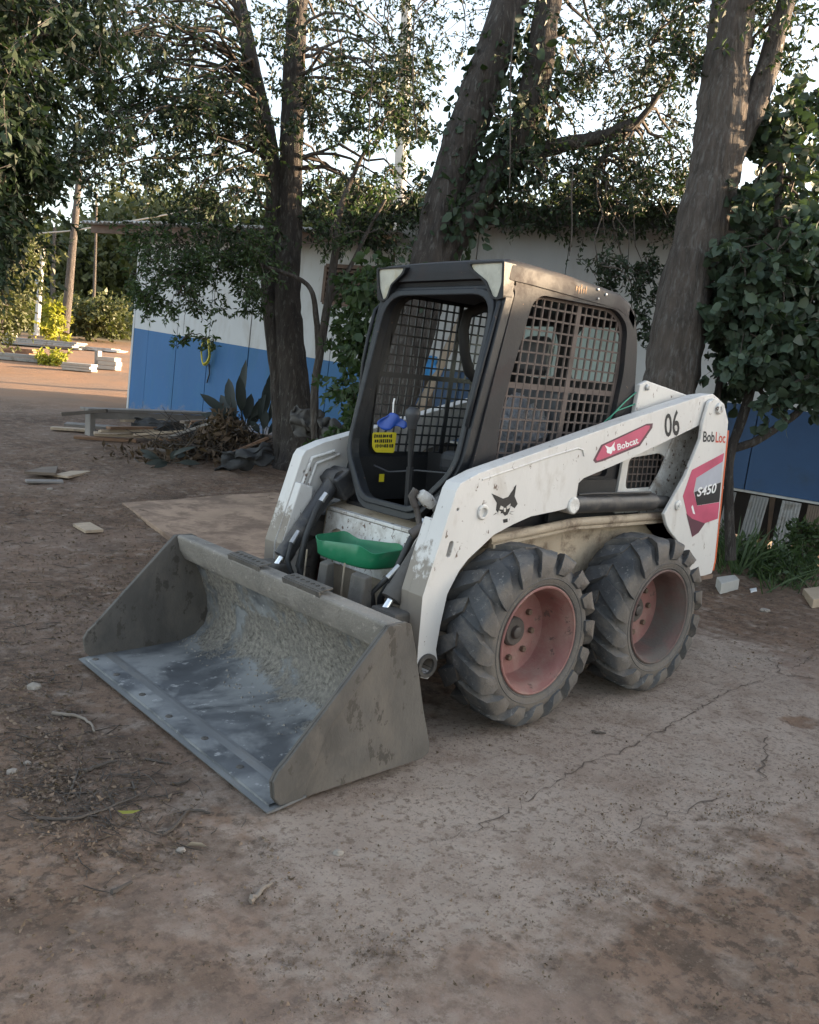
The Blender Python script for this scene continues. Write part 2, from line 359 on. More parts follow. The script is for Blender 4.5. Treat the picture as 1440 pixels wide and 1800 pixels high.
# ---- chassis
fr = MB()
ch = plate([(-.70, .30), (-.55, .20), (.95, .19), (1.12, .30), (1.17, .50), (1.15, .76), (1.02, .80), (-.70, .80)], -.47, .47)
ch.build('main_frame', m_cream, LO, bevel=.01)
MB().prism([(-.44, .50), (.44, .50), (.44, .745), (-.44, .745)], [circ(-.33, .60, .07)], lambda u, v, s: (1.185 - (v - .5) * .09 + (-.012 if s else 0), u, v)).build('front_panel', m_whiteworn, LO, bevel=.004)
MB().box((1.10, 0, .757), (.13, .86, .016)).build('front_ledge', m_whiteworn, LO, bevel=.003)
# ledge over the wheels
for s in (1, -1):
    mb = MB(); mb.tube([(1.00, s * .53, .775), (.80, s * .55, .800), (.46, s * .55, .832), (-.34, s * .55, .836)], .022, 10)
    mb.prism([(1.0, .76), (.80, .785), (.46, .815), (-.36, .82), (-.36, .80), (.46, .80), (.80, .768), (1.0, .742)], (), lambda u, v, q: (u, s * (.47 if q else .56), v))
    mb.build('fender_ledge', m_cream, LO, smooth=40)
    # side cover with grille
    out = roundpoly([(.02, .84), (-.62, .84), (-.62, 1.30), (-.02, 1.30)], .02)
    win = roundpoly([(-.05, .965), (-.055, 1.125), (-.33, 1.155), (-.395, 1.12), (-.39, .975)], .035)
    sc = plate(out, s * .44, s * .455, [win]).build('side_cover', m_white, LO, bevel=.003)
    g = MB()
    for k in range(9):
        xx = -.03 - k * .042; g.box((xx, s * .443, 1.06), (.007, .006, .21))
    for k in range(6): g.box((-.22, s * .441, .965 + k * .038), (.36, .006, .007))
    g.build('grille', m_screen, sc)
    MB().box((-.22, s * .40, 1.06), (.5, .03, .40)).build('radiator_screen', m_dark, LO)
MB().box((-.28, 0, 1.04), (.62, .76, .50)).build('engine_block', m_dark, LO, bevel=.02)
for s in (1, -1): MB().box((.30, s * .46, .92), (.50, .02, .20)).build('step_cover', m_dark, LO)
# rear bracket and tail cover
plate(XZ([(1113, 737), (1124, 676), (1137, 669), (1215, 697), (1240, 715), (1225, 745), (1120, 760)], .45), .43, .455).build('rear_bracket', m_white, LO, bevel=.006)
plate(XZ([(1113, 737), (1124, 676), (1137, 669), (1215, 697), (1240, 715), (1225, 745), (1120, 760)], .45), -.455, -.43).build('rear_bracket', m_white, LO, bevel=.006)
b_ = UA(1137, 681, 1, .456); MB().lathe([(0, .016), (.008, .016), (.012, .010), (.012, .002)], b_, n=10).build('bracket_bolt', m_zinc, LO)
MB().prism([(-.63, .50), (.63, .50), (.63, 1.30), (.44, 1.36), (-.44, 1.36), (-.63, 1.30)], (), lambda u, v, s: ((-.72 if s else -.775) + (.05 * (v - .9)), u * .9, v)).build('tailgate', m_white, LO, bevel=.01)

# ---- lift arms
ARM = [(1.265, 1.034), (1.158, 1.077), (.175, 1.328), (-.42, 1.470), (-.53, 1.485), (-.60, 1.46), (-.61, 1.40), (-.55, 1.345), (-.457, 1.326), (-.301, 1.275), (.149, 1.137), (.48, 1.047), (.514, 1.025), (.517, .963), (.545, .925), (.592, .907), (.67, .897), (.817, .882), (.925, .852), (1.042, .811), (1.114, .761), (1.180, .717), (1.225, .670), (1.279, .580), (1.303, .444), (1.313, .349), (1.300, .30), (1.308, .256), (1.345, .228), (1.385, .240), (1.412, .29), (1.415, .369), (1.416, .582), (1.383, .688), (1.332, .852), (1.285, 1.005)]
m_armmud = None
def arm_material():
    m = mat('white arm paint muddy at the foot', (.57, .55, .53), .48, var=.08, scale=3, dirt=(.36, .315, .27), dirt_lo=.55, dirt_hi=.82, dscale=5, chip=(.13, .09, .07), chip_lo=.63, cscale=36, bump=.08, stretch=(1, 1, .5))
    nt = m.node_tree; b = nt.nodes['Principled BSDF']; src = b.inputs['Base Color'].links[0].from_socket
    tc = N(nt, 'ShaderNodeTexCoord'); sp = N(nt, 'ShaderNodeSeparateXYZ'); nt.links.new(tc.outputs['Object'], sp.inputs[0])
    ge = N(nt, 'ShaderNodeNewGeometry'); sn = N(nt, 'ShaderNodeSeparateXYZ'); nt.links.new(ge.outputs['Normal'], sn.inputs[0])
    # mud thrown on the leading faces low down
    n_ = noise_tex(nt, tc.outputs['Object'], 14, 9, .7)
    a = N(nt, 'ShaderNodeMath', operation='MULTIPLY_ADD'); nt.links.new(n_, a.inputs[0]); a.inputs[1].default_value = .55; a.inputs[2].default_value = .48
    c = N(nt, 'ShaderNodeMath', operation='SUBTRACT'); nt.links.new(a.outputs[0], c.inputs[0]); nt.links.new(sp.outputs[2], c.inputs[1])
    r1 = ramp(nt, c.outputs[0], [(0.0, 0.0), (.06, 1.0)]); r2 = ramp(nt, sn.outputs[0], [(.45, 0.0), (.7, 1.0)])
    f = N(nt, 'ShaderNodeMath', operation='MULTIPLY'); nt.links.new(r1, f.inputs[0]); nt.links.new(r2, f.inputs[1])
    nt.links.new(mixc(nt, f.outputs[0], src, (.20, .17, .14)), b.inputs['Base Color']); return m
m_arm = arm_material()
arms = {}
for s in (1, -1):
    holes = [oval(1.289, .766, .012, .022, .25), circ(1.266, .928, .007, 8), circ(1.124, .913, .018, 12), circ(1.362, .290, .034, 14)]
    A = plate(ARM, s * .51, s * .595, holes).build('lift_arm', m_arm, LO, bevel=.006, seg=2); arms[s] = A
    plate([(1.245, .86), (1.318, .88), (1.378, .69), (1.410, .582), (1.410, .37), (1.36, .345), (1.315, .35), (1.305, .444), (1.285, .56), (1.25, .66)], s * .455, s * .5095).build('arm_box', m_arm, A, bevel=.006)
    MB().lathe([(-.004, .030), (.006, .032), (.010, .028), (.010, .020), (-.02, .018)], (1.124, s * .595, .913), (0, s, 0), 20).build('boss', m_white, A, smooth=40)
    MB().lathe([(-.13, .050), (.012, .050), (.012, .034), (-.13, .034)], (1.362, s * .595, .290), (0, s, 0), 20, closed=True).build('pivot_tube', m_bside, A, smooth=40)
    # welded seam beads and the pressed edge
    MB().tube([(1.145, s * .5955, 1.048), (.95, s * .5955, 1.095), (.72, s * .5955, 1.150), (.55, s * .5955, 1.185), (.515, s * .5955, 1.178), (.50, s * .5955, 1.150)], .0045, 6).build('pressed_edge', m_arm, A, smooth=60)
    # hydraulic pipes along the inner face
    for k, off in enumerate((0, .028)):
        MB().tube([(1.10 - off, s * .497, 1.035 - off * .6), (1.235 - off, s * .497, 1.000 - off), (1.285 - off, s * .497, .86 - off), (1.345 - off, s * .497, .62), (1.355 - off, s * .49, .47), (1.375 - off, s * .47, .40)], .009, 8).build('hydraulic_pipe', m_whiteworn, A, smooth=60)
    MB().box((1.29, s * .498, .80), (.07, .03, .045), Matrix.Rotation(-1.2, 3, 'Y')).build('pipe_clamp', m_whiteworn, A, bevel=.004)
# near arm decals
A = arms[1]; ya = .5962
decal('lozenge_decal', XZ([(1043, 809), (1057, 782), (1137, 745), (1148, 744), (1147, 752), (1125, 784), (1059, 811), (1047, 814)], ya), ya, m_maroon, A)
decal('lozenge_decal', XZ([(1048, 807), (1060, 784), (1136, 748), (1143, 748), (1142, 753), (1123, 781), (1059, 807), (1050, 810)], ya + .0008), ya + .0008, m_magenta, A)
textquad('lettering', 'Bobcat', XZ([(1086, 792), (1123, 779), (1085, 781), (1121, 768)], ya + .0016), ya + .0016, m_print_w, A)
kk = .3889
def c3(pts): return [(740 + a * kk, 640 + b * kk) for a, b in pts]
HEAD = [(320, 585), (350, 598), (372, 608), (395, 600), (432, 546), (424, 598), (438, 632), (424, 652), (406, 640), (401, 662), (392, 680), (380, 686), (370, 674), (352, 676), (340, 660), (344, 628)]
def small(pts, cx, cy, k): return [(cx + (a - 380) * k, cy + (b - 625) * k) for a, b in pts]
decal('emblem', XZ(small(HEAD, 1073, 789, .155), ya + .0016), ya + .0016, m_print_w, A)
decal('emblem', XZ(c3(HEAD), ya), ya, m_print_k, A)
for pts in ([(362, 640), (374, 646), (370, 658), (356, 656)], [(388, 644), (406, 630), (402, 650), (390, 656)], [(374, 650), (386, 650), (383, 668), (377, 668)], [(352, 662), (362, 666), (358, 680), (348, 678)]):
    decal('emblem_patch', XZ(c3(pts), ya + .0008), ya + .0008, m_white, A)
decal('emblem_chin', XZ(c3([(372, 702), (392, 698), (393, 714), (374, 718)]), ya), ya, m_print_k, A)
for q in ([(402, 668), (425, 664), (402, 671)], [(402, 674), (420, 682), (400, 677)], [(340, 672), (325, 684), (342, 676)], [(420, 560), (431, 545), (424, 566)]): decal('emblem_whisker', XZ(c3(q), ya), ya, m_print_k, A)
textquad('number', '06', XZ([(1169, 769), (1195, 765), (1168, 729), (1194, 718)], ya), ya, m_print_k, A)

# ---- rear uprights
TOW = [(-.555, 1.460), (-.50, 1.462), (-.456, 1.440), (-.425, 1.328), (-.424, 1.248), (-.326, 1.051), (-.178, .859), (-.215, .80), (-.258, .761), (-.33, .715), (-.412, .640), (-.48, .56), (-.53, .485), (-.733, .505), (-.743, .574), (-.689, 1.241), (-.677, 1.348), (-.61, 1.440)]
for s in (1, -1):
    T = plate(TOW, s * .600, s * .62).build('rear_upright', m_white, LO, bevel=.005)
    inner = plate(TOW, s * .455, s * .47).build('inner_plate', m_whiteworn, T, bevel=.003)
    mb = MB()
    for a, b in zip([(-.740, .51), (-.746, .574), (-.692, 1.241), (-.680, 1.348)], [(-.746, .574), (-.692, 1.241), (-.680, 1.348), (-.613, 1.440)]):
        mb.bar((a[0] + .006, s * .536, a[1]), (b[0] + .006, s * .536, b[1]), .13, .012, up=(0, 1, 0)) if False else mb.prism([(a[0], a[1]), (b[0], b[1]), (b[0] + .012, b[1]), (a[0] + .012, a[1])], (), lambda u, v, q: (u, s * (.4705 if q else .5995), v))
    mb.build('rear_plate', m_white, T)
    mb = MB()
    for a, b in zip([(-.748, .52), (-.756, .574), (-.702, 1.241)], [(-.756, .574), (-.702, 1.241), (-.697, 1.30)]):
        mb.prism([(a[0], a[1]), (b[0], b[1]), (b[0] + .0135, b[1]), (a[0] + .0135, a[1])], (), lambda u, v, q: (u, s * (.53 if q else .6195), v))
    mb.build('orange_edge', m_orange, T)
    MB().lathe([(-.03, .030), (.012, .030), (.016, .026), (.016, .012), (.010, .010), (.010, .002)], (-.555, s * .62, 1.413), (0, s, 0), 20).build('pivot_pin', m_whiteworn, T, smooth=40)
    MB().lathe([(-.01, .026), (.008, .026), (.011, .022), (.011, .010), (.016, .009), (.016, .001)], (-.288, s * .62, .903), (0, s, 0), 16).build('cylinder_pin', m_whiteworn, T, smooth=40)
    MB().box((-.60, s * .54, .488), (.27, .17, .022)).build('foot_plate', m_rust, T)
    if s > 0: TN = T
yt = .6212
def c5(pts): return [(1140 + a * .2555, 660 + b * .2555) for a, b in pts]
decal('chevron_decal', XZ(c5([(300, 650), (522, 533), (512, 592), (330, 705), (312, 800), (335, 897), (490, 872), (478, 985), (385, 1018), (345, 1082), (302, 1112), (238, 830)]), yt), yt, m_magenta, TN)
decal('chevron_silver', XZ(c5([(332, 706), (511, 594), (500, 733), (318, 800)]), yt), yt, m_print_g, TN)
decal('model_plate', XZ(c5([(317, 802), (500, 735), (489, 870), (335, 895)]), yt), yt, m_print_k, TN)
decal('chevron_tip', XZ(c5([(262, 950), (300, 985), (390, 1018), (345, 1082), (303, 1110)]), yt + .0008), yt + .0008, m_maroon, TN)
decal('chevron_white', XZ(c5([(305, 890), (322, 955), (308, 950), (296, 905)]), yt + .0008), yt + .0008, m_print_w, TN)  # small white mark on the chevron decal
textquad('model_number', 'S450', XZ(c5([(335, 835), (468, 806), (333, 775), (470, 738)]), yt + .0008), yt + .0008, m_print_w, TN, shear=.25)
textquad('lettering', 'Bob', XZ([(1236, 777), (1256, 777), (1237, 758), (1257, 759)], yt), yt, m_print_k, TN)
textquad('lettering', 'Loc', XZ([(1258, 778), (1275, 779), (1259, 759), (1276, 761)], yt), yt, m_print_r, TN)

# ---- cylinders
for s in (1, -1):
    C = MB().lathe([(0, .030), (.006, .046), (.62, .046), (.66, .042), (.66, .02)], (-.17, s * .545, .913), (1, 0, 0.012), 20).build('lift_cylinder', m_cyl, LO, smooth=40)
    MB().tube([(.46, s * .545, .921), (.53, s * .545, .922)], .024, 12).build('rod', m_chrome, C, smooth=40)
    MB().lathe([(-.04, .040), (.055, .040), (.060, .034), (.060, .015), (.055, .002)], (.535, s * .545, .922), (0, s, 0), 18).build('rod_eye', m_whiteworn, C, smooth=40)
    MB().tube([(-.17, s * .545, .913), (-.30, s * .545, .905)], .034, 12).build('base_eye', m_cyl, C, smooth=40)
    MB().tube([(-.10, s * .575, .966), (.1, s * .58, .968), (.38, s * .58, .972), (.46, s * .56, .965)], .007, 6).build('hose_pipe', m_black, C, smooth=60)
    a = Vector((1.145, s * .415, .905)); b = Vector((1.455, s * .415, .485)); d = (b - a).normalized(); L = (b - a).length
    C = MB().lathe([(0, .030), (.01, .042), (L * .80, .042), (L * .81, .046), (L * .90, .046), (L * .905, .026)], a, d, 20).build('tilt_cylinder', m_cyl if s < 0 else m_bside, LO, smooth=40)
    MB().tube([a + d * L * .88, b + d * .06], .018, 12).build('rod', m_chrome, C, smooth=40)
    MB().lathe([(-.05, .048), (.05, .048)], a, (0, 1, 0), 18).build('base_eye', m_cyl, C, smooth=40)
    MB().box(a + Vector((-.03, 0, -.02)), (.11, .15, .13), Matrix.Rotation(.6, 3, 'Y')).build('mount_bracket', m_cyl, C, bevel=.012)
    nrm = Vector((d.z, 0, -d.x)); nrm = nrm if nrm.x > 0 else -nrm; sy = Vector((0, -s, 0))
    q0 = a + d * .10 + sy * .052 + nrm * .03
    MB().tube([q0, q0 + d * .05], [.014, .016], 8).build('hose_fitting', m_zinc, C, smooth=50)
    MB().tube([q0 + d * .05, a + d * .2 + sy * .06 + nrm * .03, a + d * .34 + sy * .07 + nrm * .0, b + Vector((-.06, -s * .10, .02)), b + Vector((-.10, -s * .15, -.16)), (1.30, s * .22, .36)], .016, 10).build('hose', m_black, C, smooth=60)
    MB().tube([a + d * .33 + sy * .035 + nrm * .03, a + d * .40 + sy * .05 + nrm * .035], [.012, .014], 8).build('hose_fitting', m_zinc, C, smooth=50)
    MB().tube([a + d * .40 + sy * .05 + nrm * .035, b + Vector((-.0, -s * .09, .05)), b + Vector((-.07, -s * .12, -.15)), (1.27, s * .28, .34)], .012, 8).build('hose', m_black, C, smooth=60)
# auxiliary couplings by the near arm
q = UA(752, 880, 1, .43)
MB().lathe([(-.03, .022), (0, .030), (.03, .026), (.045, .023), (.052, .012)], q, (.6, -.2, .5), 14).build('quick_coupler', m_whiteworn, LO, smooth=40)
q2 = UA(728, 880, 1, .40); mb = MB(); mb.tube([q2, UA(735, 905, 1, .41), UA(738, 928, 1, .43)], .013, 8); mb.tube([UA(744, 925, 1, .44), UA(722, 940, 1, .42)], .020, 10); mb.tube([UA(732, 860, 1, .41), UA(724, 872, 1, .40), UA(730, 890, 1, .41)], .016, 8)
mb.tube([UA(738, 928, 1, .43), UA(766, 955, 1, .50)], .007, 6); mb.build('coupler_pipes', m_hub, LO, smooth=50)
q = UA(640, 575, 1, -.46)

# ---- quick attach plate behind the bucket
mb = MB()
mb.prism([(1.44, .25), (1.50, .22), (1.53, .30), (1.50, .60), (1.465, .61)], (), lambda u, v, s: (u, .06 if s else .0, v)); mb.build('attach_post', m_bside, LO, bevel=.005)
mb = MB(); mb.prism([(1.44, .25), (1.50, .22), (1.53, .30), (1.50, .60), (1.465, .61)], (), lambda u, v, s: (u, .33 if s else .23, v)); mb.build('attach_post', m_bside, LO, bevel=.005)
MB().box((1.42, 0, .34), (.05, 1.02, .12)).build('attach_bar', m_bside, LO, bevel=.01)
for s in (1, -1): MB().box((1.45, s * .45, .38), (.09, .16, .24)).build('attach_lug', m_bside, LO, bevel=.012)
MB().tube([(1.46, .13, .62), (1.47, .135, .50), (1.46, .12, .36)], .004, 5).build('tie_wire', m_cream, LO)
MB().tube([(1.46, -.16, .62), (1.47, -.155, .50), (1.46, -.17, .36)], .004, 5).build('tie_wire', m_cream, LO)

# ---- bucket
BK = empty('bucket', LO)
def bucket_material():
    m = mat('scoured and muddy bucket steel', (.098, .104, .112), .45, metal=.12, var=.3, scale=7, dirt=(.225, .23, .23), dirt_lo=.46, dirt_hi=.57, dscale=2.6, chip=(.32, .32, .32), chip_lo=.61, cscale=24, bump=.25, bscale=30, stretch=(.75, 1.0, 1))
    nt = m.node_tree; b = nt.nodes['Principled BSDF']; src = b.inputs['Base Color'].links[0].from_socket; rs = b.inputs['Roughness'].links[0].from_socket
    tc = N(nt, 'ShaderNodeTexCoord'); sp = N(nt, 'ShaderNodeSeparateXYZ'); nt.links.new(tc.outputs['Object'], sp.inputs[0])
    n_ = noise_tex(nt, tc.outputs['Object'], 4.5, 10, .62)
    a = N(nt, 'ShaderNodeMath', operation='MULTIPLY_ADD'); nt.links.new(n_, a.inputs[0]); a.inputs[1].default_value = .75; a.inputs[2].default_value = -.43
    y = N(nt, 'ShaderNodeMath', operation='MULTIPLY_ADD'); nt.links.new(sp.outputs[1], y.inputs[0]); y.inputs[1].default_value = .10; nt.links.new(a.outputs[0], y.inputs[2])
    c = N(nt, 'ShaderNodeMath', operation='SUBTRACT'); nt.links.new(y.outputs[0], c.inputs[0]); nt.links.new(sp.outputs[0], c.inputs[1])
    z = N(nt, 'ShaderNodeMath', operation='ADD'); nt.links.new(c.outputs[0], z.inputs[0]); z.inputs[1].default_value = 1.735 + .05
    f = ramp(nt, z.outputs[0], [(0.0, 0.0), (.05, 1.0)])
    # caked mud: clods light and dark
    n3 = noise_tex(nt, tc.outputs['Object'], 48, 8, .75); n4 = noise_tex(nt, tc.outputs['Object'], 7, 6, .6)
    mc = mixc(nt, ramp(nt, n3, [(.35, 0.0), (.62, 1.0)]), (.085, .077, .068), (.34, .31, .265)); mc = mixc(nt, ramp(nt, n4, [(.45, 0.0), (.68, .75)]), mc, (.20, .185, .165))
    nt.links.new(mixc(nt, f, src, mc), b.inputs['Base Color'])
    mr = N(nt, 'ShaderNodeMath', operation='MAXIMUM'); nt.links.new(rs, mr.inputs[0]); nt.links.new(f, mr.inputs[1]); nt.links.new(mr.outputs[0], b.inputs['Roughness'])
    mm = N(nt, 'ShaderNodeMath', operation='MULTIPLY_ADD'); nt.links.new(f, mm.inputs[0]); mm.inputs[1].default_value = -.12; mm.inputs[2].default_value = .12; nt.links.new(mm.outputs[0], b.inputs['Metallic'])
    hm_ = N(nt, 'ShaderNodeMath', operation='MULTIPLY'); nt.links.new(n3, hm_.inputs[0]); nt.links.new(f, hm_.inputs[1])
    nt.links.new(bumpn(nt, hm_.outputs[0], .9, .02), b.inputs['Normal']); return m
m_bucket = bucket_material()
inn = [(2.215, .018), (1.90, .026), (1.74, .034), (1.66, .058), (1.61, .105), (1.592, .17), (1.605, .26), (1.64, .36), (1.695, .47), (1.715, .50)]
outp = [(1.70, .51), (1.625, .365), (1.590, .26), (1.577, .17), (1.597, .095), (1.655, .045), (1.74, .020), (1.90, .012), (2.215, .004)]
mb = MB(); YS = np.linspace(-.815, .815, 41); V = []
for y in YS:
    for (x, z) in inn + outp:
        V.append((x, y, z))
k = len(inn) + len(outp); F = []
for i in range(len(YS) - 1):
    for j in range(k): F.append((i * k + j, i * k + (j + 1) % k, (i + 1) * k + (j + 1) % k, (i + 1) * k + j))
mb.add(V, F); mb.build('shell', m_bucket, BK, smooth=35)
MB().prism([(2.235, .000), (2.237, .006), (2.10, .024), (2.085, .024), (2.085, .018), (2.20, .001)], (), lambda u, v, s: (u, .838 if s else -.838, v)).build('cutting_edge', m_steel, BK)
PL = [(1.787, .575), (1.70, .578), (1.672, .565), (1.641, .47), (1.578, .239), (1.524, .073), (1.528, .045), (1.56, .028), (2.10, .012), (2.19, .014), (2.215, .045), (2.224, .105), (2.205, .140), (2.174, .168)]
for s in (1, -1):
    sp_ = plate(PL, s * .815, s * .829).build('side_plate', m_bside, BK, bevel=.004)
    # thickened front edge
    plate([(1.787, .574), (1.755, .576), (1.725, .568), (2.02, .235), (2.10, .02), (2.19, .0165), (2.213, .047), (2.221, .105), (2.203, .138), (2.172, .166)], s * .829, s * .840).build('wear_strip', m_bside, sp_, bevel=.003)
mb = MB(); mb.prism([(1.782, .568), (1.775, .578), (1.70, .574), (1.672, .55), (1.69, .49), (1.715, .455), (1.735, .452), (1.765, .50)], (), lambda u, v, s: (u, .814 if s else -.814, v))
mb.build('top_beam', m_bmud, BK, bevel=.012, smooth=30)
for y0 in (-.305, .145):
    st = MB(); w_ = .265; hs = [circ(.022 + .036 * i, 0, .011, 8) for i in range(7)]
    st.prism([(0, -.028), (w_, -.028), (w_, .028), (0, .028)], hs, lambda u, v, s: (1.748 + v * 1.0, y0 + u, .592 + (.006 if s else 0) - v * .15))
    st.prism([(0, 0), (.02, 0), (.028, .035), (w_ - .028, .035), (w_ - .02, 0), (w_, 0), (w_, .055), (0, .055)], (), lambda u, v, s: (1.779 + (.008 if s else 0) - (.055 - v) * .28, y0 + u, .535 + v))
    st.build('grip_step', m_bside, BK)
for (px, py) in [(205, 1185), (250, 1220), (297, 1258), (360, 1297), (422, 1347), (168, 1158)]:
    q = UA(px, py, 2, .022); MB().lathe([(-.004, .015), (.003, .014), (.005, .009), (.005, .002)], (q[0], q[1], .019), (0, 0, 1), 9).build('edge_bolt', m_bside, BK)
# mud clods lying in the bucket corners
mb = MB()
for i in range(260):
    y = random.uniform(-.8, .8); t = random.random() ** 1.5; x = 1.60 + .35 * t * (.5 + .5 * (y + .8) / 1.6); z = np.interp(x, [1.6, 1.61, 1.66, 1.74, 1.9], [.12, .105, .058, .034, .026])
    r = random.uniform(.003, .010); a = random.random() * 6
    mb.add([(x + r * math.cos(a + k_ * 2.1), y + r * math.sin(a + k_ * 2.1), z - .002) for k_ in range(3)] + [(x, y, z + r * .8)], [(0, 1, 3), (1, 2, 3), (2, 0, 3)])
o = mb.build('mud_crumbs', m_bmud, BK); o['kind'] = 'stuff'

# ---- cab
CB = empty('cab', LO)
def fx(z): return .885 + (1.83 - z) * .21          # front face of the cab leans forward at the foot
side = roundpoly([(.93, 1.90), (.885, 1.83), (1.045, 1.07), (1.09, .86), (1.02, .80), (-.06, .80), (-.065, 1.45), (-.04, 1.70), (.02, 1.86), (.16, 1.90)], [.01, .01, .01, .01, .01, .01, .05, .1, .08, .03])
hole = roundpoly([(.715, 1.842), (.16, 1.842), (.060, 1.775), (.046, 1.55), (.082, 1.30), (.085, 1.03), (.905, 1.03), (.895, 1.35), (.828, 1.59), (.77, 1.80)], [.05, .05, .05, .05, .05, .03, .05, .1, .1, .04])
HOLES = {1: hole, -1: [(a + (.065 if a > .5 else 0), b) for a, b in hole]}
for s in (1, -1):
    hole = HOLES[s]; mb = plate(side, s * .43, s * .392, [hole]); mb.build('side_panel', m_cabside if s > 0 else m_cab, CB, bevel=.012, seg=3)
    # screen
    g = MB(); ps = [Vector(q) for q in hole]
    def cuts(ax, val, lean):
        xs = []; k = len(ps)
        for i in range(k):
            a, b = ps[i], ps[(i + 1) % k]; fa = (a.x - lean * (1.8 - a.y) - val) if ax == 0 else (a.y - lean * (a.x) - val); fb = (b.x - lean * (1.8 - b.y) - val) if ax == 0 else (b.y - lean * b.x - val)
            if fa * fb < 0: t = fa / (fa - fb); xs.append(a.lerp(b, t))
        xs.sort(key=lambda q: q.y if ax == 0 else q.x); return xs[0::len(xs) - 1] if len(xs) > 1 else []
    mid = .408
    for k in range(-9, 11):
        xs = cuts(0, mid + k * .0505, .075)
        if len(xs) == 2: g.bar((xs[0].x, s * .398, xs[0].y), (xs[1].x, s * .398, xs[1].y), .030 if k == 0 else .0085, .008 if k == 0 else .006, up=(1, 0, 0) if False else (0, 1, 0)) if False else g.bar((xs[0].x, s * .398, xs[0].y), (xs[1].x, s * .398, xs[1].y), .008, .030 if k == 0 else .0085, up=(1, 0, 0))
    zb = 1.44
    for k in range(-9, 9):
        xs = cuts(1, zb + k * .0505, -.0)
        wide = k == 0
        if len(xs) == 2: g.bar((xs[0].x, s * .3975, xs[0].y), (xs[1].x, s * .3975, xs[1].y), .006, .026 if wide else .0085)
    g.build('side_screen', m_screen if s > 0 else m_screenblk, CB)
    fr_ = MB(); big = [(q[0], q[1]) for q in hole]; cx = sum(q[0] for q in big) / len(big); cz = sum(q[1] for q in big) / len(big)
    inn_ = [(cx + (a - cx) * .955, cz + (b - cz) * .96) for a, b in big]
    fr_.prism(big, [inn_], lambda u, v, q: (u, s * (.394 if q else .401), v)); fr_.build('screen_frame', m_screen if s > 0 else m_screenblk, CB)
# roof shell: lofted sections along x
mb = MB(); V = []; secs = []
for x, zt, hw, th in [(.952, 1.935, .415, .05), (.945, 1.958, .43, .075), (.92, 1.968, .435, .09), (.80, 1.966, .436, .09), (.55, 1.955, .436, .09), (.30, 1.938, .434, .085), (.15, 1.925, .432, .08), (.06, 1.895, .43, .08), (.01, 1.85, .43, .08)]:
    sec = []
    for yy, dz in [(-1, -1), (-1, -.35), (-.985, -.12), (-.94, -.02), (-.8, 0), (-.4, .04), (0, .05), (.4, .04), (.8, 0), (.94, -.02), (.985, -.12), (1, -.35), (1, -1)]: sec.append((x, yy * hw, zt + dz * th))
    sec += [(x, hw - .045, zt - th), (x, -hw + .045, zt - th)]
    secs.append(sec)
k = len(secs[0]); F = []
for s_ in secs: V += s_
for i in range(len(secs) - 1):
    for j in range(k): F.append((i * k + j, i * k + (j + 1) % k, (i + 1) * k + (j + 1) % k, (i + 1) * k + j))
F.append(tuple(range(k))); F.append(tuple((len(secs) - 1) * k + j for j in range(k)))
mb.add(V, F); mb.build('roof', m_cabside, CB, smooth=50)
MB().box((.45, 0, 1.862), (.80, .78, .03)).build('headliner', m_dark, CB)
MB().prism(roundpoly([(-.43, 1.83), (.43, 1.83), (.43, 1.94), (-.43, 1.94)], .03), (), lambda u, v, s: ((.915 if s else .875) + (v - 1.83) * .25, u, v)).build('front_header', m_cab, CB, bevel=.01)
# front ring
ringo = roundpoly([(-.43, 1.86), (-.415, 1.05), (-.20, .80), (.20, .80), (.415, 1.05), (.43, 1.86)], [.05, .08, .07, .07, .08, .05])
ringi = roundpoly([(-.372, 1.83), (-.382, 1.06), (-.185, .85), (.185, .85), (.382, 1.06), (.372, 1.83)], [.13, .08, .06, .06, .08, .13], 6)
MB().prism(ringo, [ringi], lambda u, v, s: (fx(v) + (.0 if s else .05), u, v)).build('door_frame', m_cab, CB, bevel=.012, seg=3)
ringi2 = [(a * .97, 1.33 + (b - 1.33) * .975) for a, b in ringi]; ringo2 = [(a * 1.045, 1.33 + (b - 1.33) * 1.035) for a, b in ringi]
MB().prism(ringo2, [ringi2], lambda u, v, s: (fx(v) + (.048 if s else .064), u, v)).build('door_seal', m_cab, CB, bevel=.006)
# foot well under the cab
MB().prism([(-.38, 1.02), (-.18, .80), (.18, .80), (.38, 1.02)], (), lambda u, v, s: (fx(v) - .01 if s else .55, u, v)).build('foot_well', m_dark, CB) if False else None
fw_ = MB()
fw_.box((.80, 0, .79), (.55, .80, .02)); fw_.box((.55, 0, .92), (.02, .80, .26)); fw_.box((.80, -.40, .90), (.52, .02, .24)); fw_.box((.80, .40, .90), (.52, .02, .24))
fw_.build('foot_well', m_dark, CB)
# lamps at the roof corners
lens = [(.205, 1.952), (.225, 1.918), (.315, 1.868), (.352, 1.80), (.395, 1.792), (.43, 1.80), (.434, 1.952)]
lens_f = [(.225, 1.945), (.24, 1.922), (.325, 1.872), (.362, 1.808), (.392, 1.801), (.417, 1.86), (.42, 1.945)]
for s in (1, -1):
    H = MB().prism(roundpoly([(s * a, b) for a, b in lens], .012), [roundpoly([(s * a, b) for a, b in lens_f], .012)], lambda u, v, q: (.90 if q else .975 - (1.95 - v) * .12, u, v)).build('work_lamp', m_cab, CB, bevel=.004)
    MB().prism(roundpoly([(s * a, b) for a, b in lens_f], .01), (), lambda u, v, q: (.905 if q else .966 - (1.95 - v) * .12, u, v)).build('lens', m_lens, H)
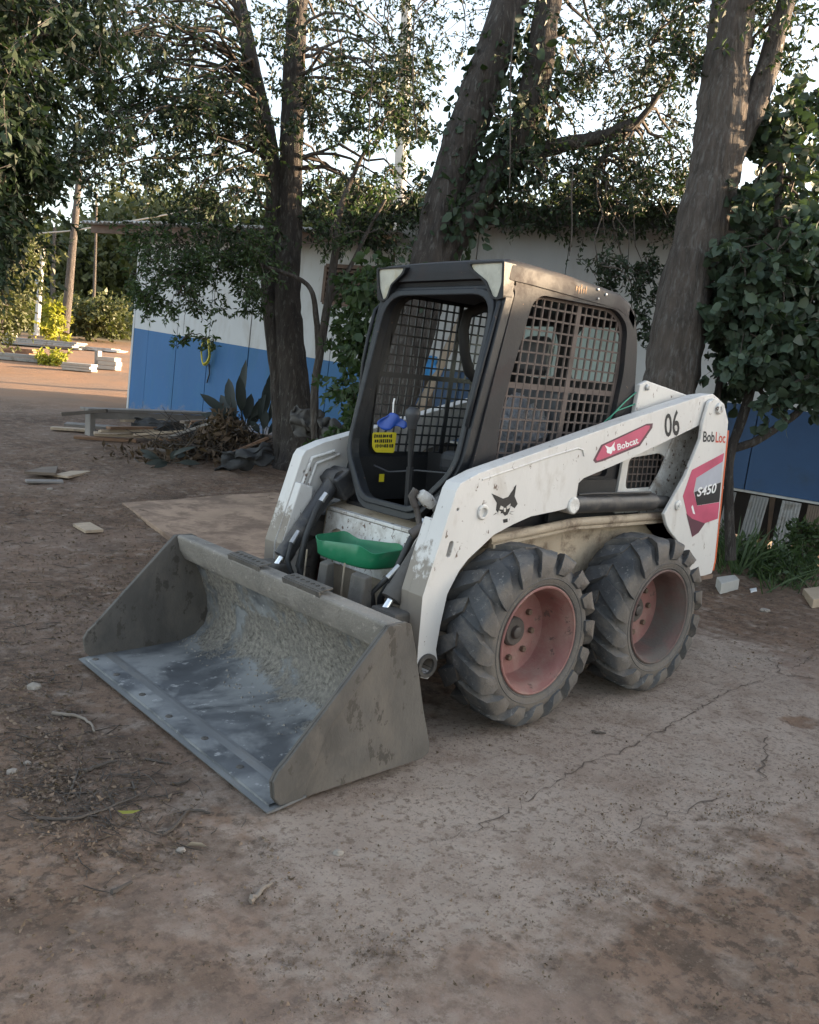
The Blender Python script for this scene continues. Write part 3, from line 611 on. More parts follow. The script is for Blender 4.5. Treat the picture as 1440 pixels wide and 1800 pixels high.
# rear wall with two glazed openings
w1 = roundpoly([(-.345, 1.80), (-.305, 1.50), (-.07, 1.49), (-.065, 1.70), (-.12, 1.79)], .05); w2 = roundpoly([(.02, 1.70), (.035, 1.49), (.345, 1.50), (.345, 1.70), (.28, 1.80), (.10, 1.80)], .05)
RW = MB().prism([(-.385, .80), (.385, .80), (.385, 1.86), (-.385, 1.86)], [w1, w2], lambda u, v, s: (-.04 if s else -.02, u, v)).build('rear_wall', m_dark, CB)
for wq in (w1, w2): MB().prism(wq, (), lambda u, v, s: (-.033 if s else -.029, u, v)).build('rear_pane', m_glass, CB)
# grab rails
pts = [UA(*q, 1, -.45) for q in [(690, 528), (672, 533), (660, 545), (648, 590), (638, 640), (633, 700), (637, 735), (645, 745)]]
MB().tube(pts, .010, 8).build('grab_rail', m_cab, CB, smooth=60)
pts = [(.905, .425, 1.80), (.935, .435, 1.775), (1.02, .43, 1.40), (1.045, .425, 1.25), (1.02, .42, 1.235)]
MB().tube([(p_[0] + .02, p_[1] - .03, p_[2]) for p_ in pts], .010, 8).build('grab_rail', m_cab, CB, smooth=60)
# interior: seat, bar, levers, plates
ST = MB(); ST.box((.42, 0, 1.02), (.46, .44, .12)); ST.box((.22, 0, 1.24), (.10, .42, .42), Matrix.Rotation(-.18, 3, 'Y')); ST.build('seat', m_seat, CB, bevel=.04, seg=3)
MB().box((.20, -.02, 1.60), (.10, .19, .21), Matrix.Rotation(-.1, 3, 'Y')).build('headrest', m_seat, CB, bevel=.05, seg=4)
MB().box((.36, 0, .90), (.36, .56, .14)).build('seat_box', m_dark, CB)
MB().tube([UA(*q, 1, -.20) for q in [(890, 540), (850, 540), (822, 552), (815, 580), (817, 620), (824, 652), (840, 670), (870, 682), (895, 690)]], .028, 12).build('seat_bar', m_dark, CB, smooth=60)
for lx, ly in ((1.02, .0), (.96, .335)):
    LV = MB().tube([(lx - .01, ly, .80), (lx, ly, 1.00), (lx + .012, ly, 1.22)], [.012, .011, .016], 8).build('control_lever', m_dark, CB, smooth=60)
    MB().lathe([(0, .020), (.03, .026), (.06, .036), (.085, .034), (.10, .018)], (lx + .012, ly, 1.20), (0, 0, 1), 14).build('lever_grip', m_seat, LV, smooth=60)
    MB().tube([(lx - .006, ly, .82), (lx, ly, 1.02)], .018, 8).build('lever_boot', m_dark, LV)
yq = -.372
pl_ = MB().prism(roundpoly(XZ([(655, 760), (697, 760), (692, 796), (660, 795), (654, 786)], yq), .012), (), lambda u, v, s: (u, yq + (.003 if s else 0), v)).build('warning_plate', m_yellow, CB)
mk = MB(); c = [np.array(UA(*q, 1, yq + .004)) for q in [(657, 763), (694, 763), (660, 792)]]
for r_ in range(3):
    a = .05
    while a < .9:
        w_ = random.uniform(.03, .08); q = c[0] + (c[1] - c[0]) * a + (c[2] - c[0]) * (.12 + .3 * r_); mk.box(q, (.14 * w_ * 1.0, .0012, .013 + random.random() * .006)); a += w_ + .035
mk.build('plate_marks', m_print_k, pl_)
q = UA(671, 840, 1, -.36); MB().box(q, (.03, .004, .04)).build('small_plate', m_yellow, CB)
# stubby side console and loose wires
MB().tube([(.95, -.36, .98), (.90, -.30, .955), (.80, -.2, .975), (.72, 0, .985), (.66, .2, .965)], .006, 6).build('cable', m_seat, CB, smooth=60)
# scraped primer and drilled bolts on the cab side
for px, py, r_ in [(1052, 509, .007), (1066, 518, .008), (1052, 525, .006)]:
    q = UA(px, py, 1, .4365); MB().lathe([(-.004, r_), (.003, r_ * .8), (.004, r_ * .2)], q, (0, 1, 0), 8).build('bolt_head', m_zinc, CB)
m_peel = mat('tan primer showing through', (.42, .25, .14), .7, var=.35, scale=25, bump=.2)
def blotch(name, px, py, rx, rz, seed, y=.4368):
    rr = random.Random(seed); q = UA(px, py, 1, y); pts = []
    for i in range(22):
        a = 2 * math.pi * i / 22; k_ = rr.uniform(.45, 1.1); pts.append((q[0] + rx * k_ * math.cos(a), q[2] + rz * k_ * math.sin(a)))
    decal(name, pts, y, m_peel, CB)
for i in range(5): blotch('peeled_patch', 1014 + i * 4.2, 506 + i * .9 + (i % 2) * 2, .006, .014 + .004 * (i % 3), i)

# ------------------------------------------------------------------ loose things on the loader
TR = thing('plastic_tray', 'green plastic tray cut from a can, resting between the lift arms above the bucket', 'tray', (1.33, .05, .60))
def loop(k, z, n=40):
    out = []
    for i in range(n):
        a = 2 * math.pi * i / n; c, s_ = math.cos(a), math.sin(a); e = 4.0
        x = .115 * k * math.copysign(abs(c) ** (2 / e), c); y = .205 * k * math.copysign(abs(s_) ** (2 / e), s_)
        zz = z + (.010 * math.sin(3 * a + .5) + .006 * math.sin(5 * a) if z > .06 else 0); out.append((x - .10 * y, y, zz))
    return out
V = []; F = []; prof = [(.3, .004), (.86, .004), (.93, .014), (.955, .05), (1.0, .088), (.985, .09), (.94, .052), (.915, .02), (.86, .010), (.3, .010)]
for k_, z in prof: V += loop(k_, z)
for i in range(len(prof) - 1):
    for j in range(40): F.append((i * 40 + j, i * 40 + (j + 1) % 40, (i + 1) * 40 + (j + 1) % 40, (i + 1) * 40 + j))
F.append(tuple(range(40))); F.append(tuple(360 + j for j in range(40)))
MB().add(V, F).build('tray_body', m_green, TR, smooth=50)
MB().tube([(-.06, -.10, .012), (-.06, .12, .012)], .006, 6).build('tray_rib', m_green, TR); MB().tube([(.04, -.10, .012), (.04, .12, .012)], .006, 6).build('tray_rib', m_green, TR)
q = UA(690, 738, 1, -.10)
RG = thing('hanging_rag', 'dark blue cloth hanging from a white string inside the cab', 'rag', q)
V = []; F = []; n1, n2 = 12, 8
for i in range(n1):
    for j in range(n2):
        u = i / (n1 - 1) * 2 - 1; v = j / (n2 - 1); w_ = .075 * (.45 + 1.1 * v * (1.15 - v) * 1.4)
        V.append((-u * w_ * .75, u * w_ * .66 + .008 * math.sin(5 * u + 3 * v), .035 - .075 * v - .02 * abs(u) * (1 - v) + .012 * math.sin(3 * u) * v))
for i in range(n1 - 1):
    for j in range(n2 - 1): F.append((i * n2 + j, (i + 1) * n2 + j, (i + 1) * n2 + j + 1, i * n2 + j + 1))
o = MB().add(V, F).build('cloth', m_blue, RG, smooth=60); sm_ = o.modifiers.new('s', 'SOLIDIFY'); sm_.thickness = .004
MB().tube([(0, 0, .03), (.004, .002, .08), (-.002, 0, .10)], .004, 5).build('string', m_print_w, RG)
q = UA(908, 745, 1, .12)
BG = thing('plastic_bag', 'crumpled grey plastic bag lying on the seat behind the side screen', 'bag', (q[0], .12, 1.09))
bm = bmesh.new(); bmesh.ops.create_icosphere(bm, subdivisions=4, radius=1)
for v in bm.verts:
    n_ = noise.noise(v.co * 2.2) * .25 + noise.noise(v.co * 6) * .10 + abs(noise.noise(v.co * 11)) * .12; v.co = Vector((v.co.x * .15, v.co.y * .14, v.co.z * .14 + .12)) * (1 + n_) + Vector((0, 0, .01))
me = bpy.data.meshes.new('bag_body'); bm.to_mesh(me); bm.free(); me.materials.append(m_bag); o = bpy.data.objects.new('bag_body', me); COL.objects.link(o); o.parent = BG
q = UA(815, 805, 1, .12)
BT = thing('blue_bottle', 'dark blue bottle with orange strap standing in the cab foot well', 'bottle', (q[0], q[1], q[2] - .09))
MB().lathe([(0, .035), (.004, .04), (.11, .04), (.135, .018), (.14, .016), (.165, .017), (.167, .004)], (0, 0, 0), (0, 0, 1), 16).build('bottle_body', m_blue, BT, smooth=40)
MB().tube([(.03, .03, .10), (.06, .04, .06), (.05, .05, .0), (.02, .06, -.03)], .006, 6).build('strap', m_orange, BT)
GW = thing('green_wire', 'thin green wire strung from the cab corner to the rear bracket', 'wire', UA(1078, 730, 1, .44))
o = MB().tube([UA(*q, 1, .44) for q in [(1066, 745), (1078, 728), (1100, 705), (1118, 690), (1135, 682)]], .0035, 5).build('strand', mat('green wire', (.05, .25, .17), .4, bump=0), None); keep(o, GW)
o = MB().tube([UA(*q, 1, .445) for q in [(1062, 742), (1085, 722), (1112, 712), (1140, 698), (1170, 684)]], .003, 5).build('strand', MATS['green wire'], None); keep(o, GW)
# ------------------------------------------------------------------ ground
def vnoise(x, y, s, seed=0):            # cheap smooth noise for arrays
    x = x * s + seed * 17.3; y = y * s - seed * 9.1; xi = np.floor(x).astype(np.int64); yi = np.floor(y).astype(np.int64); fx_ = x - xi; fy_ = y - yi
    fx_ = fx_ * fx_ * (3 - 2 * fx_); fy_ = fy_ * fy_ * (3 - 2 * fy_)
    def h(a, b):
        n = (a * 374761393 + b * 668265263 + seed * 144665) & 0x7fffffff; n = ((n ^ (n >> 13)) * 1274126177) & 0x7fffffff; return ((n ^ (n >> 16)) & 0xffff) / 65535.0
    return (h(xi, yi) * (1 - fx_) + h(xi + 1, yi) * fx_) * (1 - fy_) + (h(xi, yi + 1) * (1 - fx_) + h(xi + 1, yi + 1) * fx_) * fy_ - .5
def fbm(x, y, s, o=4, seed=0): return sum(vnoise(x, y, s * 2 ** k, seed + k) / 2 ** k for k in range(o))
def inpoly(x, y, poly):
    r = np.zeros(x.shape, bool); k = len(poly)
    for i in range(k):
        (x0, y0), (x1, y1) = poly[i], poly[(i + 1) % k]
        c = ((y0 > y) != (y1 > y)) & (x < (x1 - x0) * (y - y0) / (y1 - y0 + 1e-12) + x0); r ^= c
    return r
CONC = [G(*q)[:2] for q in [(430, 1500), (520, 1400), (760, 1300), (1020, 1170), (1215, 1110), (1330, 1150), (1400, 1190), (1440, 1225), (1500, 1290), (1440, 1420), (1290, 1440), (1180, 1400), (1060, 1470), (960, 1560), (760, 1600), (620, 1700), (520, 1650), (560, 1560)]]
CXY = np.array(CONC)
def conc_mask(x, y):
    jx = x + .14 * fbm(x, y, 2.2, 4, 3); jy = y + .14 * fbm(x, y, 2.2, 4, 8); m = np.zeros(x.shape)
    for dx, dy in ((0, 0), (.12, 0), (-.12, 0), (0, .12), (0, -.12), (.32, .32), (-.32, -.32), (.32, -.32), (-.32, .32)): m += inpoly(jx + dx, jy + dy, CXY)
    hx, hy = G(1408, 1266)[:2]; e = np.exp(-(((x - hx) * RH[0] + (y - hy) * RH[1]) / .13) ** 2 - (((x - hx) * FH[0] + (y - hy) * FH[1]) / .09) ** 2)
    return np.clip(m / 9 - 1.2 * e, 0, 1)
def bumps(x, y, conc=None):
    d = (x - CAM[0]) * FH[0] + (y - CAM[1]) * FH[1]; c = conc_mask(x, y) if conc is None else conc
    a = .030 * fbm(x, y, .9, 3, 1) + .016 * fbm(x, y, 4.5, 3, 5) + .010 * np.maximum(0, fbm(x, y, 11, 3, 9)) + .006 * fbm(x, y, 26, 2, 4)
    near = np.exp(-(((x - 1.0) / 1.9) ** 2 + (y / 1.15) ** 2) ** 2)       # worn flat where the loader stands
    a = a * (1 - .80 * c) * (1 - .85 * near) - .004 - .010 * (1 - c) * near
    return np.minimum(a, .05) - .006 * near
def gzb(x, y): 
    x = np.atleast_1d(np.asarray(x, float)); y = np.atleast_1d(np.asarray(y, float)); return gz(x, y) + bumps(x, y)
ls = np.concatenate([-np.geomspace(260, 4.6, 40), np.arange(-4.5, 4.5, .032), np.geomspace(4.6, 260, 40)])
ds = np.concatenate([[-60, -30, -12, -5, -2, -.5], np.arange(.3, 9.5, .032), np.geomspace(9.55, 420, 110)])
Lg, Dg = np.meshgrid(ls, ds, indexing='ij'); Xg = CAM[0] + RH[0] * Lg + FH[0] * Dg; Yg = CAM[1] + RH[1] * Lg + FH[1] * Dg
cm = conc_mask(Xg, Yg); Zg = gz(Xg, Yg) + bumps(Xg, Yg, cm)
nl, nd = len(ls), len(ds); I = np.arange(nl * nd).reshape(nl, nd)
F4 = np.stack([I[:-1, :-1].ravel(), I[:-1, 1:].ravel(), I[1:, 1:].ravel(), I[1:, :-1].ravel()], -1)[:, ::-1]
def ground_material():
    m = bpy.data.materials.new('yard soil and worn concrete'); m.use_nodes = True; nt = m.node_tree; b = nt.nodes['Principled BSDF']
    tc = N(nt, 'ShaderNodeTexCoord'); v = tc.outputs['Object']
    def att(n): a = N(nt, 'ShaderNodeAttribute'); a.attribute_name = n; return a.outputs['Fac']
    n1 = noise_tex(nt, v, 1.3, 8, .62); n2 = noise_tex(nt, v, 9, 9, .68); n3 = noise_tex(nt, v, 60, 6, .7); n4 = noise_tex(nt, v, 190, 4, .7)
    n5 = noise_tex(nt, v, 3.4, 8, .66, .5); n6 = noise_tex(nt, v, 24, 8, .72)
    soil = mixc(nt, ramp(nt, n1, [(.35, 0.0), (.65, 1.0)]), (.175, .110, .075), (.25, .168, .12))
    soil = mixc(nt, ramp(nt, n5, [(.46, 0.0), (.62, 1.0)]), soil, (.125, .085, .061))
    soil = mixc(nt, ramp(nt, n6, [(.49, 0.0), (.58, .95)]), soil, (.095, .066, .048))
    soil = mixc(nt, ramp(nt, n3, [(.56, 0.0), (.66, .6)]), soil, (.27, .205, .155))
    red = mixc(nt, ramp(nt, n6, [(.4, 0.0), (.6, 1.0)]), (.29, .212, .168), (.24, .172, .136))
    soil = mixc(nt, ramp(nt, noise_tex(nt, v, .8, 5, .55), [(.44, 0.0), (.60, .85)]), soil, red)
    con = mixc(nt, ramp(nt, n1, [(.36, 0.0), (.64, 1.0)]), (.29, .228, .186), (.37, .305, .255))
    con = mixc(nt, ramp(nt, n5, [(.48, 0.0), (.66, .85)]), con, (.225, .165, .128))
    con = mixc(nt, ramp(nt, noise_tex(nt, v, 2.3, 6, .6, .6), [(.55, 0.0), (.70, .7)]), con, (.36, .305, .257))
    con = mixc(nt, ramp(nt, n6, [(.53, 0.0), (.62, .85)]), con, (.165, .12, .092)); con = mixc(nt, ramp(nt, n3, [(.55, 0.0), (.64, .85)]), con, (.125, .092, .072)); con = mixc(nt, ramp(nt, n4, [(.57, 0.0), (.64, .8)]), con, (.36, .31, .265))
    ad = N(nt, 'ShaderNodeMath', operation='MULTIPLY_ADD'); nt.links.new(n2, ad.inputs[0]); ad.inputs[1].default_value = 1.3; nt.links.new(att('conc'), ad.inputs[2])
    hu = mixc(nt, ramp(nt, n5, [(.40, 0.0), (.62, 1.0)]), (.175, .108, .072), (.100, .064, .044)); hu = mixc(nt, ramp(nt, n6, [(.5, 0.0), (.6, .9)]), hu, (.066, .044, .032)); hu = mixc(nt, ramp(nt, n3, [(.57, 0.0), (.64, .8)]), hu, (.21, .155, .115))
    soil = mixc(nt, att('humus'), soil, hu)
    f = ramp(nt, ad.outputs[0], [(.66, 0.0), (1.52, 1.0)])
    c = mixc(nt, f, soil, con)
    far = mixc(nt, ramp(nt, noise_tex(nt, v, .35, 5, .6), [(.4, 0.0), (.6, 1.0)]), (.30, .175, .105), (.22, .15, .105))
    c = mixc(nt, att('far'), c, far)
    green = mixc(nt, ramp(nt, n2, [(.4, 0.0), (.6, 1.0)]), (.06, .075, .03), (.12, .12, .05)); c = mixc(nt, att('grass'), c, green)
    nt.links.new(c, b.inputs['Base Color']); b.inputs['Roughness'].default_value = .92; b.inputs['Specular IOR Level'].default_value = .25
    h = N(nt, 'ShaderNodeMath', operation='MULTIPLY_ADD'); nt.links.new(n3, h.inputs[0]); h.inputs[1].default_value = .6
    h2 = N(nt, 'ShaderNodeMath', operation='MULTIPLY_ADD'); nt.links.new(n4, h2.inputs[0]); h2.inputs[1].default_value = .3; nt.links.new(n2, h2.inputs[2]); nt.links.new(h2.outputs[0], h.inputs[2])
    nt.links.new(bumpn(nt, h.outputs[0], .9, .022), b.inputs['Normal']); return m
m_ground = ground_material()
gr = raw_mesh('ground', np.stack([Xg.ravel(), Yg.ravel(), Zg.ravel()], -1), F4, m_ground, smooth=True); gr['kind'] = 'structure'
hum = (1 - sm(-.95, -.35, Lg + .35 * fbm(Xg, Yg, .8, 4, 21))) * sm(2.4, 3.4, Dg + .5 * fbm(Xg, Yg, 1.1, 3, 25)) * (1 - sm(11.5, 14, Dg))
hum = np.maximum(hum * (.45 + .55 * sm(-.15, .2, fbm(Xg, Yg, .7, 4, 31))), .8 * sm(1.0, 1.6, Lg) * sm(4.6, 5.6, Dg) * (1 - sm(9, 11, Dg)))
for nm, val in (('conc', cm), ('humus', hum), ('far', sm(12.5, 15.5, Dg) * (1 - sm(36, 46, Dg))), ('grass', sm(34, 46, Dg) + 0 * Lg)):
    a = gr.data.attributes.new(nm, 'FLOAT', 'POINT'); a.data.foreach_set('value', np.clip(val, 0, 1).astype(np.float32).ravel())
# raised slab behind the bucket
m_slab = mat('dusty concrete slab', (.33, .228, .16), .9, var=.2, scale=4, dirt=(.17, .112, .078), dirt_lo=.44, dirt_hi=.60, dscale=3.4, bump=.5, bscale=40)
pts = [G(*q) for q in [(214, 886), (300, 881), (400, 872), (478, 868), (600, 872), (640, 940), (480, 1010), (300, 948), (258, 918)]]
z0 = np.mean([q[2] for q in pts])
mb = MB(); mb.prism([(q[0], q[1]) for q in pts], (), lambda u, v, s: (u, v, float(gz(u, v)) + (.016 if s else -.12)))
o = mb.build('concrete_slab', m_slab, bevel=.008); o['kind'] = 'structure'
# cracks in the concrete
m_crack = mat('dark crack dirt', (.085, .062, .048), .95, bump=.3)
def crack(px, w, seed):
    rr = random.Random(seed); P0 = [G(*q) for q in px]; pts = []
    for a, b in zip(P0[:-1], P0[1:]):
        n = max(3, int(np.linalg.norm(b - a) / .03))
        for i in range(n): t = i / n; q = a + (b - a) * t; pts.append((q[0] + rr.gauss(0, .010), q[1] + rr.gauss(0, .010)))
    V = []; F = []
    for i, (x, y) in enumerate(pts):
        x2, y2 = pts[min(i + 1, len(pts) - 1)]; x1, y1 = pts[max(i - 1, 0)]; dx, dy = x2 - x1, y2 - y1; L = math.hypot(dx, dy) + 1e-9; ww = .6 * w * rr.uniform(.1, 1.2) * min(1, .25 + 6 * min(i, len(pts) - 1 - i) / len(pts))
        for s_ in (1, -1):
            X = x - dy / L * ww * s_; Y = y + dx / L * ww * s_; V.append((X, Y, float(gzb(X, Y)[0]) + .004))
        if i: F.append((2 * i - 2, 2 * i - 1, 2 * i + 1, 2 * i))
    ob = MB().add(V, F).build('crack', m_crack, gr); return ob
crack([(1378, 1186), (1300, 1205), (1225, 1248), (1160, 1285), (1080, 1325), (1030, 1340), (975, 1375), (900, 1420), (840, 1450), (790, 1475), (745, 1500)], .006, 1)
crack([(1440, 1195), (1410, 1190), (1378, 1186), (1360, 1165), (1335, 1150)], .006, 2)
crack([(1345, 1290), (1348, 1330), (1340, 1365), (1325, 1380)], .007, 3)
crack([(1270, 1400), (1200, 1425), (1130, 1440), (1110, 1475)], .005, 4)
crack([(1400, 1180), (1430, 1150), (1440, 1130)], .006, 5)
crack([(860, 1445), (880, 1462), (900, 1470)], .004, 6)

# ------------------------------------------------------------------ long shed behind
WD = RH * .860 - FH * .511; E1 = WD - UPB * WD.dot(UPB); E1 /= np.linalg.norm(E1); EN = np.cross(E1, UPB); EN = EN if EN.dot(FH) < 0 else -EN
O_ = LD(-4.78, 14.3, .19)
def Bp(t, h, n=0): return O_ + E1 * t + UPB * h + EN * n
def tof(px):
    k = (px - 720) / FPX; return (14.3 * k + 4.78) / (.860 + .511 * k)
m_wwall = mat('weathered white wall paint', (.52, .53, .54), .75, var=.07, scale=1.2, dirt=(.38, .36, .33), dirt_lo=.5, dirt_hi=.78, dscale=3, chip=(.30, .29, .27), chip_lo=.66, cscale=9, bump=.25, bscale=18, stretch=(1, 1, .3))
m_bwall = mat('blue wall paint', (.016, .110, .285), .6, var=.12, scale=1.2, dirt=(.06, .15, .26), dirt_lo=.48, dirt_hi=.75, dscale=3, chip=(.10, .14, .20), chip_lo=.66, cscale=10, bump=.25, bscale=18, stretch=(1, 1, .3))
m_bwall_shade = mat('blue wall paint darkened for shade', (.016, .055, .135), .55, var=.15, scale=1.2, dirt=(.035, .06, .10), dirt_lo=.55, dirt_hi=.75, dscale=2, bump=.12, bscale=25)  # the left shed's blue with tree shade put into the colour
m_roofm = mat('aged corrugated metal', (.45, .45, .44), .5, metal=.3, var=.15, scale=2, dirt=(.20, .16, .12), dirt_lo=.5, dirt_hi=.7, dscale=2)
m_rooft = mat('mossy fibre cement roofing', (.17, .13, .105), .9, var=.3, scale=2, dirt=(.06, .06, .05), dirt_lo=.5, dirt_hi=.65, dscale=2.5, bump=.5)
m_board = mat('weathered grey brown board', (.17, .13, .10), .85, var=.3, scale=3, stretch=(1, 1, 1), bump=.4, rnd=.45)
m_louvre = mat('brown louvre wood', (.14, .095, .075), .85, var=.25, bump=.3)
m_gap = mat('dark timber and painted gap shade', (.02, .018, .016), .95, bump=.2)
def splash(m, z0, span):
    nt = m.node_tree; b = nt.nodes['Principled BSDF']; src = b.inputs['Base Color'].links[0].from_socket; ge = N(nt, 'ShaderNodeNewGeometry'); sp = N(nt, 'ShaderNodeSeparateXYZ'); nt.links.new(ge.outputs['Position'], sp.inputs[0])
    n_ = noise_tex(nt, ge.outputs['Position'], 7, 9, .7); a = N(nt, 'ShaderNodeMath', operation='MULTIPLY_ADD'); nt.links.new(n_, a.inputs[0]); a.inputs[1].default_value = span; a.inputs[2].default_value = z0
    c = N(nt, 'ShaderNodeMath', operation='SUBTRACT'); nt.links.new(a.outputs[0], c.inputs[0]); nt.links.new(sp.outputs[2], c.inputs[1]); nt.links.new(mixc(nt, ramp(nt, c.outputs[0], [(0, 0.0), (.18, .8)]), src, (.24, .19, .15)), b.inputs['Base Color'])
splash(m_bwall, .20, .85)
def wall_panel(root, t0, t1, hb, bh0, bh1, ht, mw, mbm, th=.04, jog=0.0, name='wall_panel'):
    mb = MB(); g = .006; a, b = t0 + g, t1 - g
    c = [Bp(a, hb, jog), Bp(b, hb, jog), Bp(b, bh1, jog), Bp(a, bh0, jog), Bp(b, ht, jog), Bp(a, ht, jog)]; d = [q - EN * th for q in c]
    mb.add(c + d, [(0, 1, 2, 3), (0, 6, 7, 1), (0, 3, 9, 6), (1, 7, 8, 2)], 1); mb.add(c + d, [(3, 2, 4, 5), (5, 4, 10, 11), (3, 5, 11, 9), (2, 8, 10, 4), ], 0)
    o = mb.build(name, [mw, mbm], None); keep(o, root); return o
SH = thing('site_shed', 'low shed of blue and white boards with corrugated roof, left of the trees', 'shed', Bp(2.4, .3))
js = [0, tof(236), tof(286), tof(341), tof(411), 3.2, 3.98, 4.84]
bord = lambda t: 1.655 - .035 * t
for a, b in zip(js[:-1], js[1:]): wall_panel(SH, a, b, .12, bord(a), bord(b), 3.12, m_wwall, m_bwall, jog=random.uniform(-.004, .004))
mb = MB(); mb.add([Bp(.005, .1, -.042), Bp(4.835, .1, -.042), Bp(4.835, 3.1, -.042), Bp(.005, 3.1, -.042)] + [Bp(.005, .1, -.08), Bp(4.835, .1, -.08), Bp(4.835, 3.1, -.08), Bp(.005, 3.1, -.08)], [(0, 1, 2, 3), (4, 5, 6, 7), (0, 1, 5, 4), (2, 3, 7, 6), (0, 3, 7, 4), (1, 2, 6, 5)]); keep(mb.build('backing_wall', m_gap), SH)
mb = MB(); q = [Bp(0, .1, 0), Bp(0, .1, -3.4), Bp(0, 3.35, -3.4), Bp(0, 3.15, 0)]; mb.add(q + [p_ + E1 * -.04 for p_ in q], [(0, 1, 2, 3), (4, 5, 6, 7), (0, 1, 5, 4), (1, 2, 6, 5), (2, 3, 7, 6), (3, 0, 4, 7)]); keep(mb.build('end_wall', m_wwall), SH)
def corr(root, t0, t1, h0, h1, n0, n1, m, name='roof_sheet', pitch=.10, amp=.018, th=.007, lift=0):
    k = int((t1 - t0) / pitch * 8) + 1; V = []; F = []
    for i in range(k):
        t = t0 + (t1 - t0) * i / (k - 1); w_ = amp * math.sin(2 * math.pi * t / pitch) + lift
        V += [Bp(t, h0 + w_, n0), Bp(t, (h0 + h1) / 2 + w_ - .012, (n0 + n1) / 2), Bp(t, h1 + w_, n1)]
    for i in range(k - 1):
        for j in range(2): F.append((i * 3 + j, i * 3 + j + 1, i * 3 + j + 4, i * 3 + j + 3))
    o = MB().add(V, F).build(name, m, None, smooth=60); s_ = o.modifiers.new('s', 'SOLIDIFY'); s_.thickness = th; keep(o, root)
for i in range(6): t = -.75 + i * .94; corr(SH, t, t + .98, 3.20 + random.uniform(-.012, .012), 3.62, .55 + random.uniform(-.04, .04), -3.5, m_roofm, lift=.010 * (i % 2))
for n_ in (.38, -1.2): mb = MB(); mb.bar(Bp(-.7, 3.12 if n_ > 0 else 3.3, n_), Bp(4.83, 3.12 if n_ > 0 else 3.3, n_), .05, .12); keep(mb.build('rafter', m_louvre), SH)
# louvre
LV_ = MB(); a, b, h0, h1 = tof(532), tof(642) - .05, 2.30, 2.80
for A_, B_ in (((a, h0), (b, h0)), ((a, h1), (b, h1)), ((a, h0), (a, h1)), ((b, h0), (b, h1))): LV_.bar(Bp(*A_, .03), Bp(*B_, .03), .05, .05, up=tuple(EN))
fr_ = LV_.build('louvre_frame', m_louvre); keep(fr_, SH)
mb = MB(); mb.add([Bp(a, h0, .006), Bp(b, h0, .006), Bp(b, h1, .006), Bp(a, h1, .006)], [(0, 1, 2, 3)]); keep(mb.build('louvre_shade', m_gap), SH)  # near-black sheet on the wall, painted shade behind the slats
for i in range(6):
    h = h0 + .06 + i * .076; o = MB().bar(Bp(a + .03, h, .03), Bp(b - .03, h, .03), .05, .030, up=tuple(UPB + EN * .5)).build('louvre_slat', m_louvre); keep(o, SH)
LH = thing('long_shed', 'long white shed with shade-darkened blue skirting on short posts, behind the loader', 'shed', Bp(9, 0))
tw = [4.86 + i * 1.21 for i in range(19)]
for a, b in zip(tw[:-1], tw[1:]): wall_panel(LH, a, b, .70, 1.60, 1.60, 3.46, m_wwall, m_bwall_shade, jog=random.uniform(-.003, .003))
mb = MB(); q = [Bp(4.86, .2, -.05), Bp(tw[-1], .2, -.05), Bp(tw[-1], 3.45, -.05), Bp(4.86, 3.45, -.05)]; mb.add(q + [p_ - EN * .03 for p_ in q], [(0, 1, 2, 3), (4, 5, 6, 7), (0, 1, 5, 4), (1, 2, 6, 5), (2, 3, 7, 6), (3, 0, 4, 7)]); keep(mb.build('backing_wall', m_gap), LH)  # near-black below the panels too, as painted darkness under the floor
mb = MB(); q = [Bp(4.86, .2, 0), Bp(4.86, .2, -3.2), Bp(4.86, 4.0, -3.2), Bp(4.86, 3.45, 0)]; mb.add(q + [p_ + E1 * -.03 for p_ in q], [(0, 1, 2, 3), (4, 5, 6, 7), (0, 1, 5, 4), (1, 2, 6, 5), (2, 3, 7, 6), (3, 0, 4, 7)]); keep(mb.build('end_wall', m_louvre), LH)
mb = MB(); mb.bar(Bp(4.9, .685, .02), Bp(tw[-1], .685, .02), .06, .022); keep(mb.build('sill_strip', m_roofm), LH)
mb = MB(); mb.bar(Bp(4.7, 3.40, .42), Bp(tw[-1], 3.40, .42), .04, .16); keep(mb.build('fascia', m_gap), LH)
for i in range(21):
    t = 4.62 + i * 1.10; corr(LH, t, t + 1.14, 3.50 + random.uniform(-.01, .01), 4.06, .60 + random.uniform(-.03, .03), -3.3, m_rooft, pitch=.17, amp=.026, lift=.012 * (i % 2))
for t in np.arange(5.2, 20, 1.6): o = MB().box(Bp(t, .1, -.12), (.12, .12, 1.3)).build('floor_post', m_board); keep(o, LH)
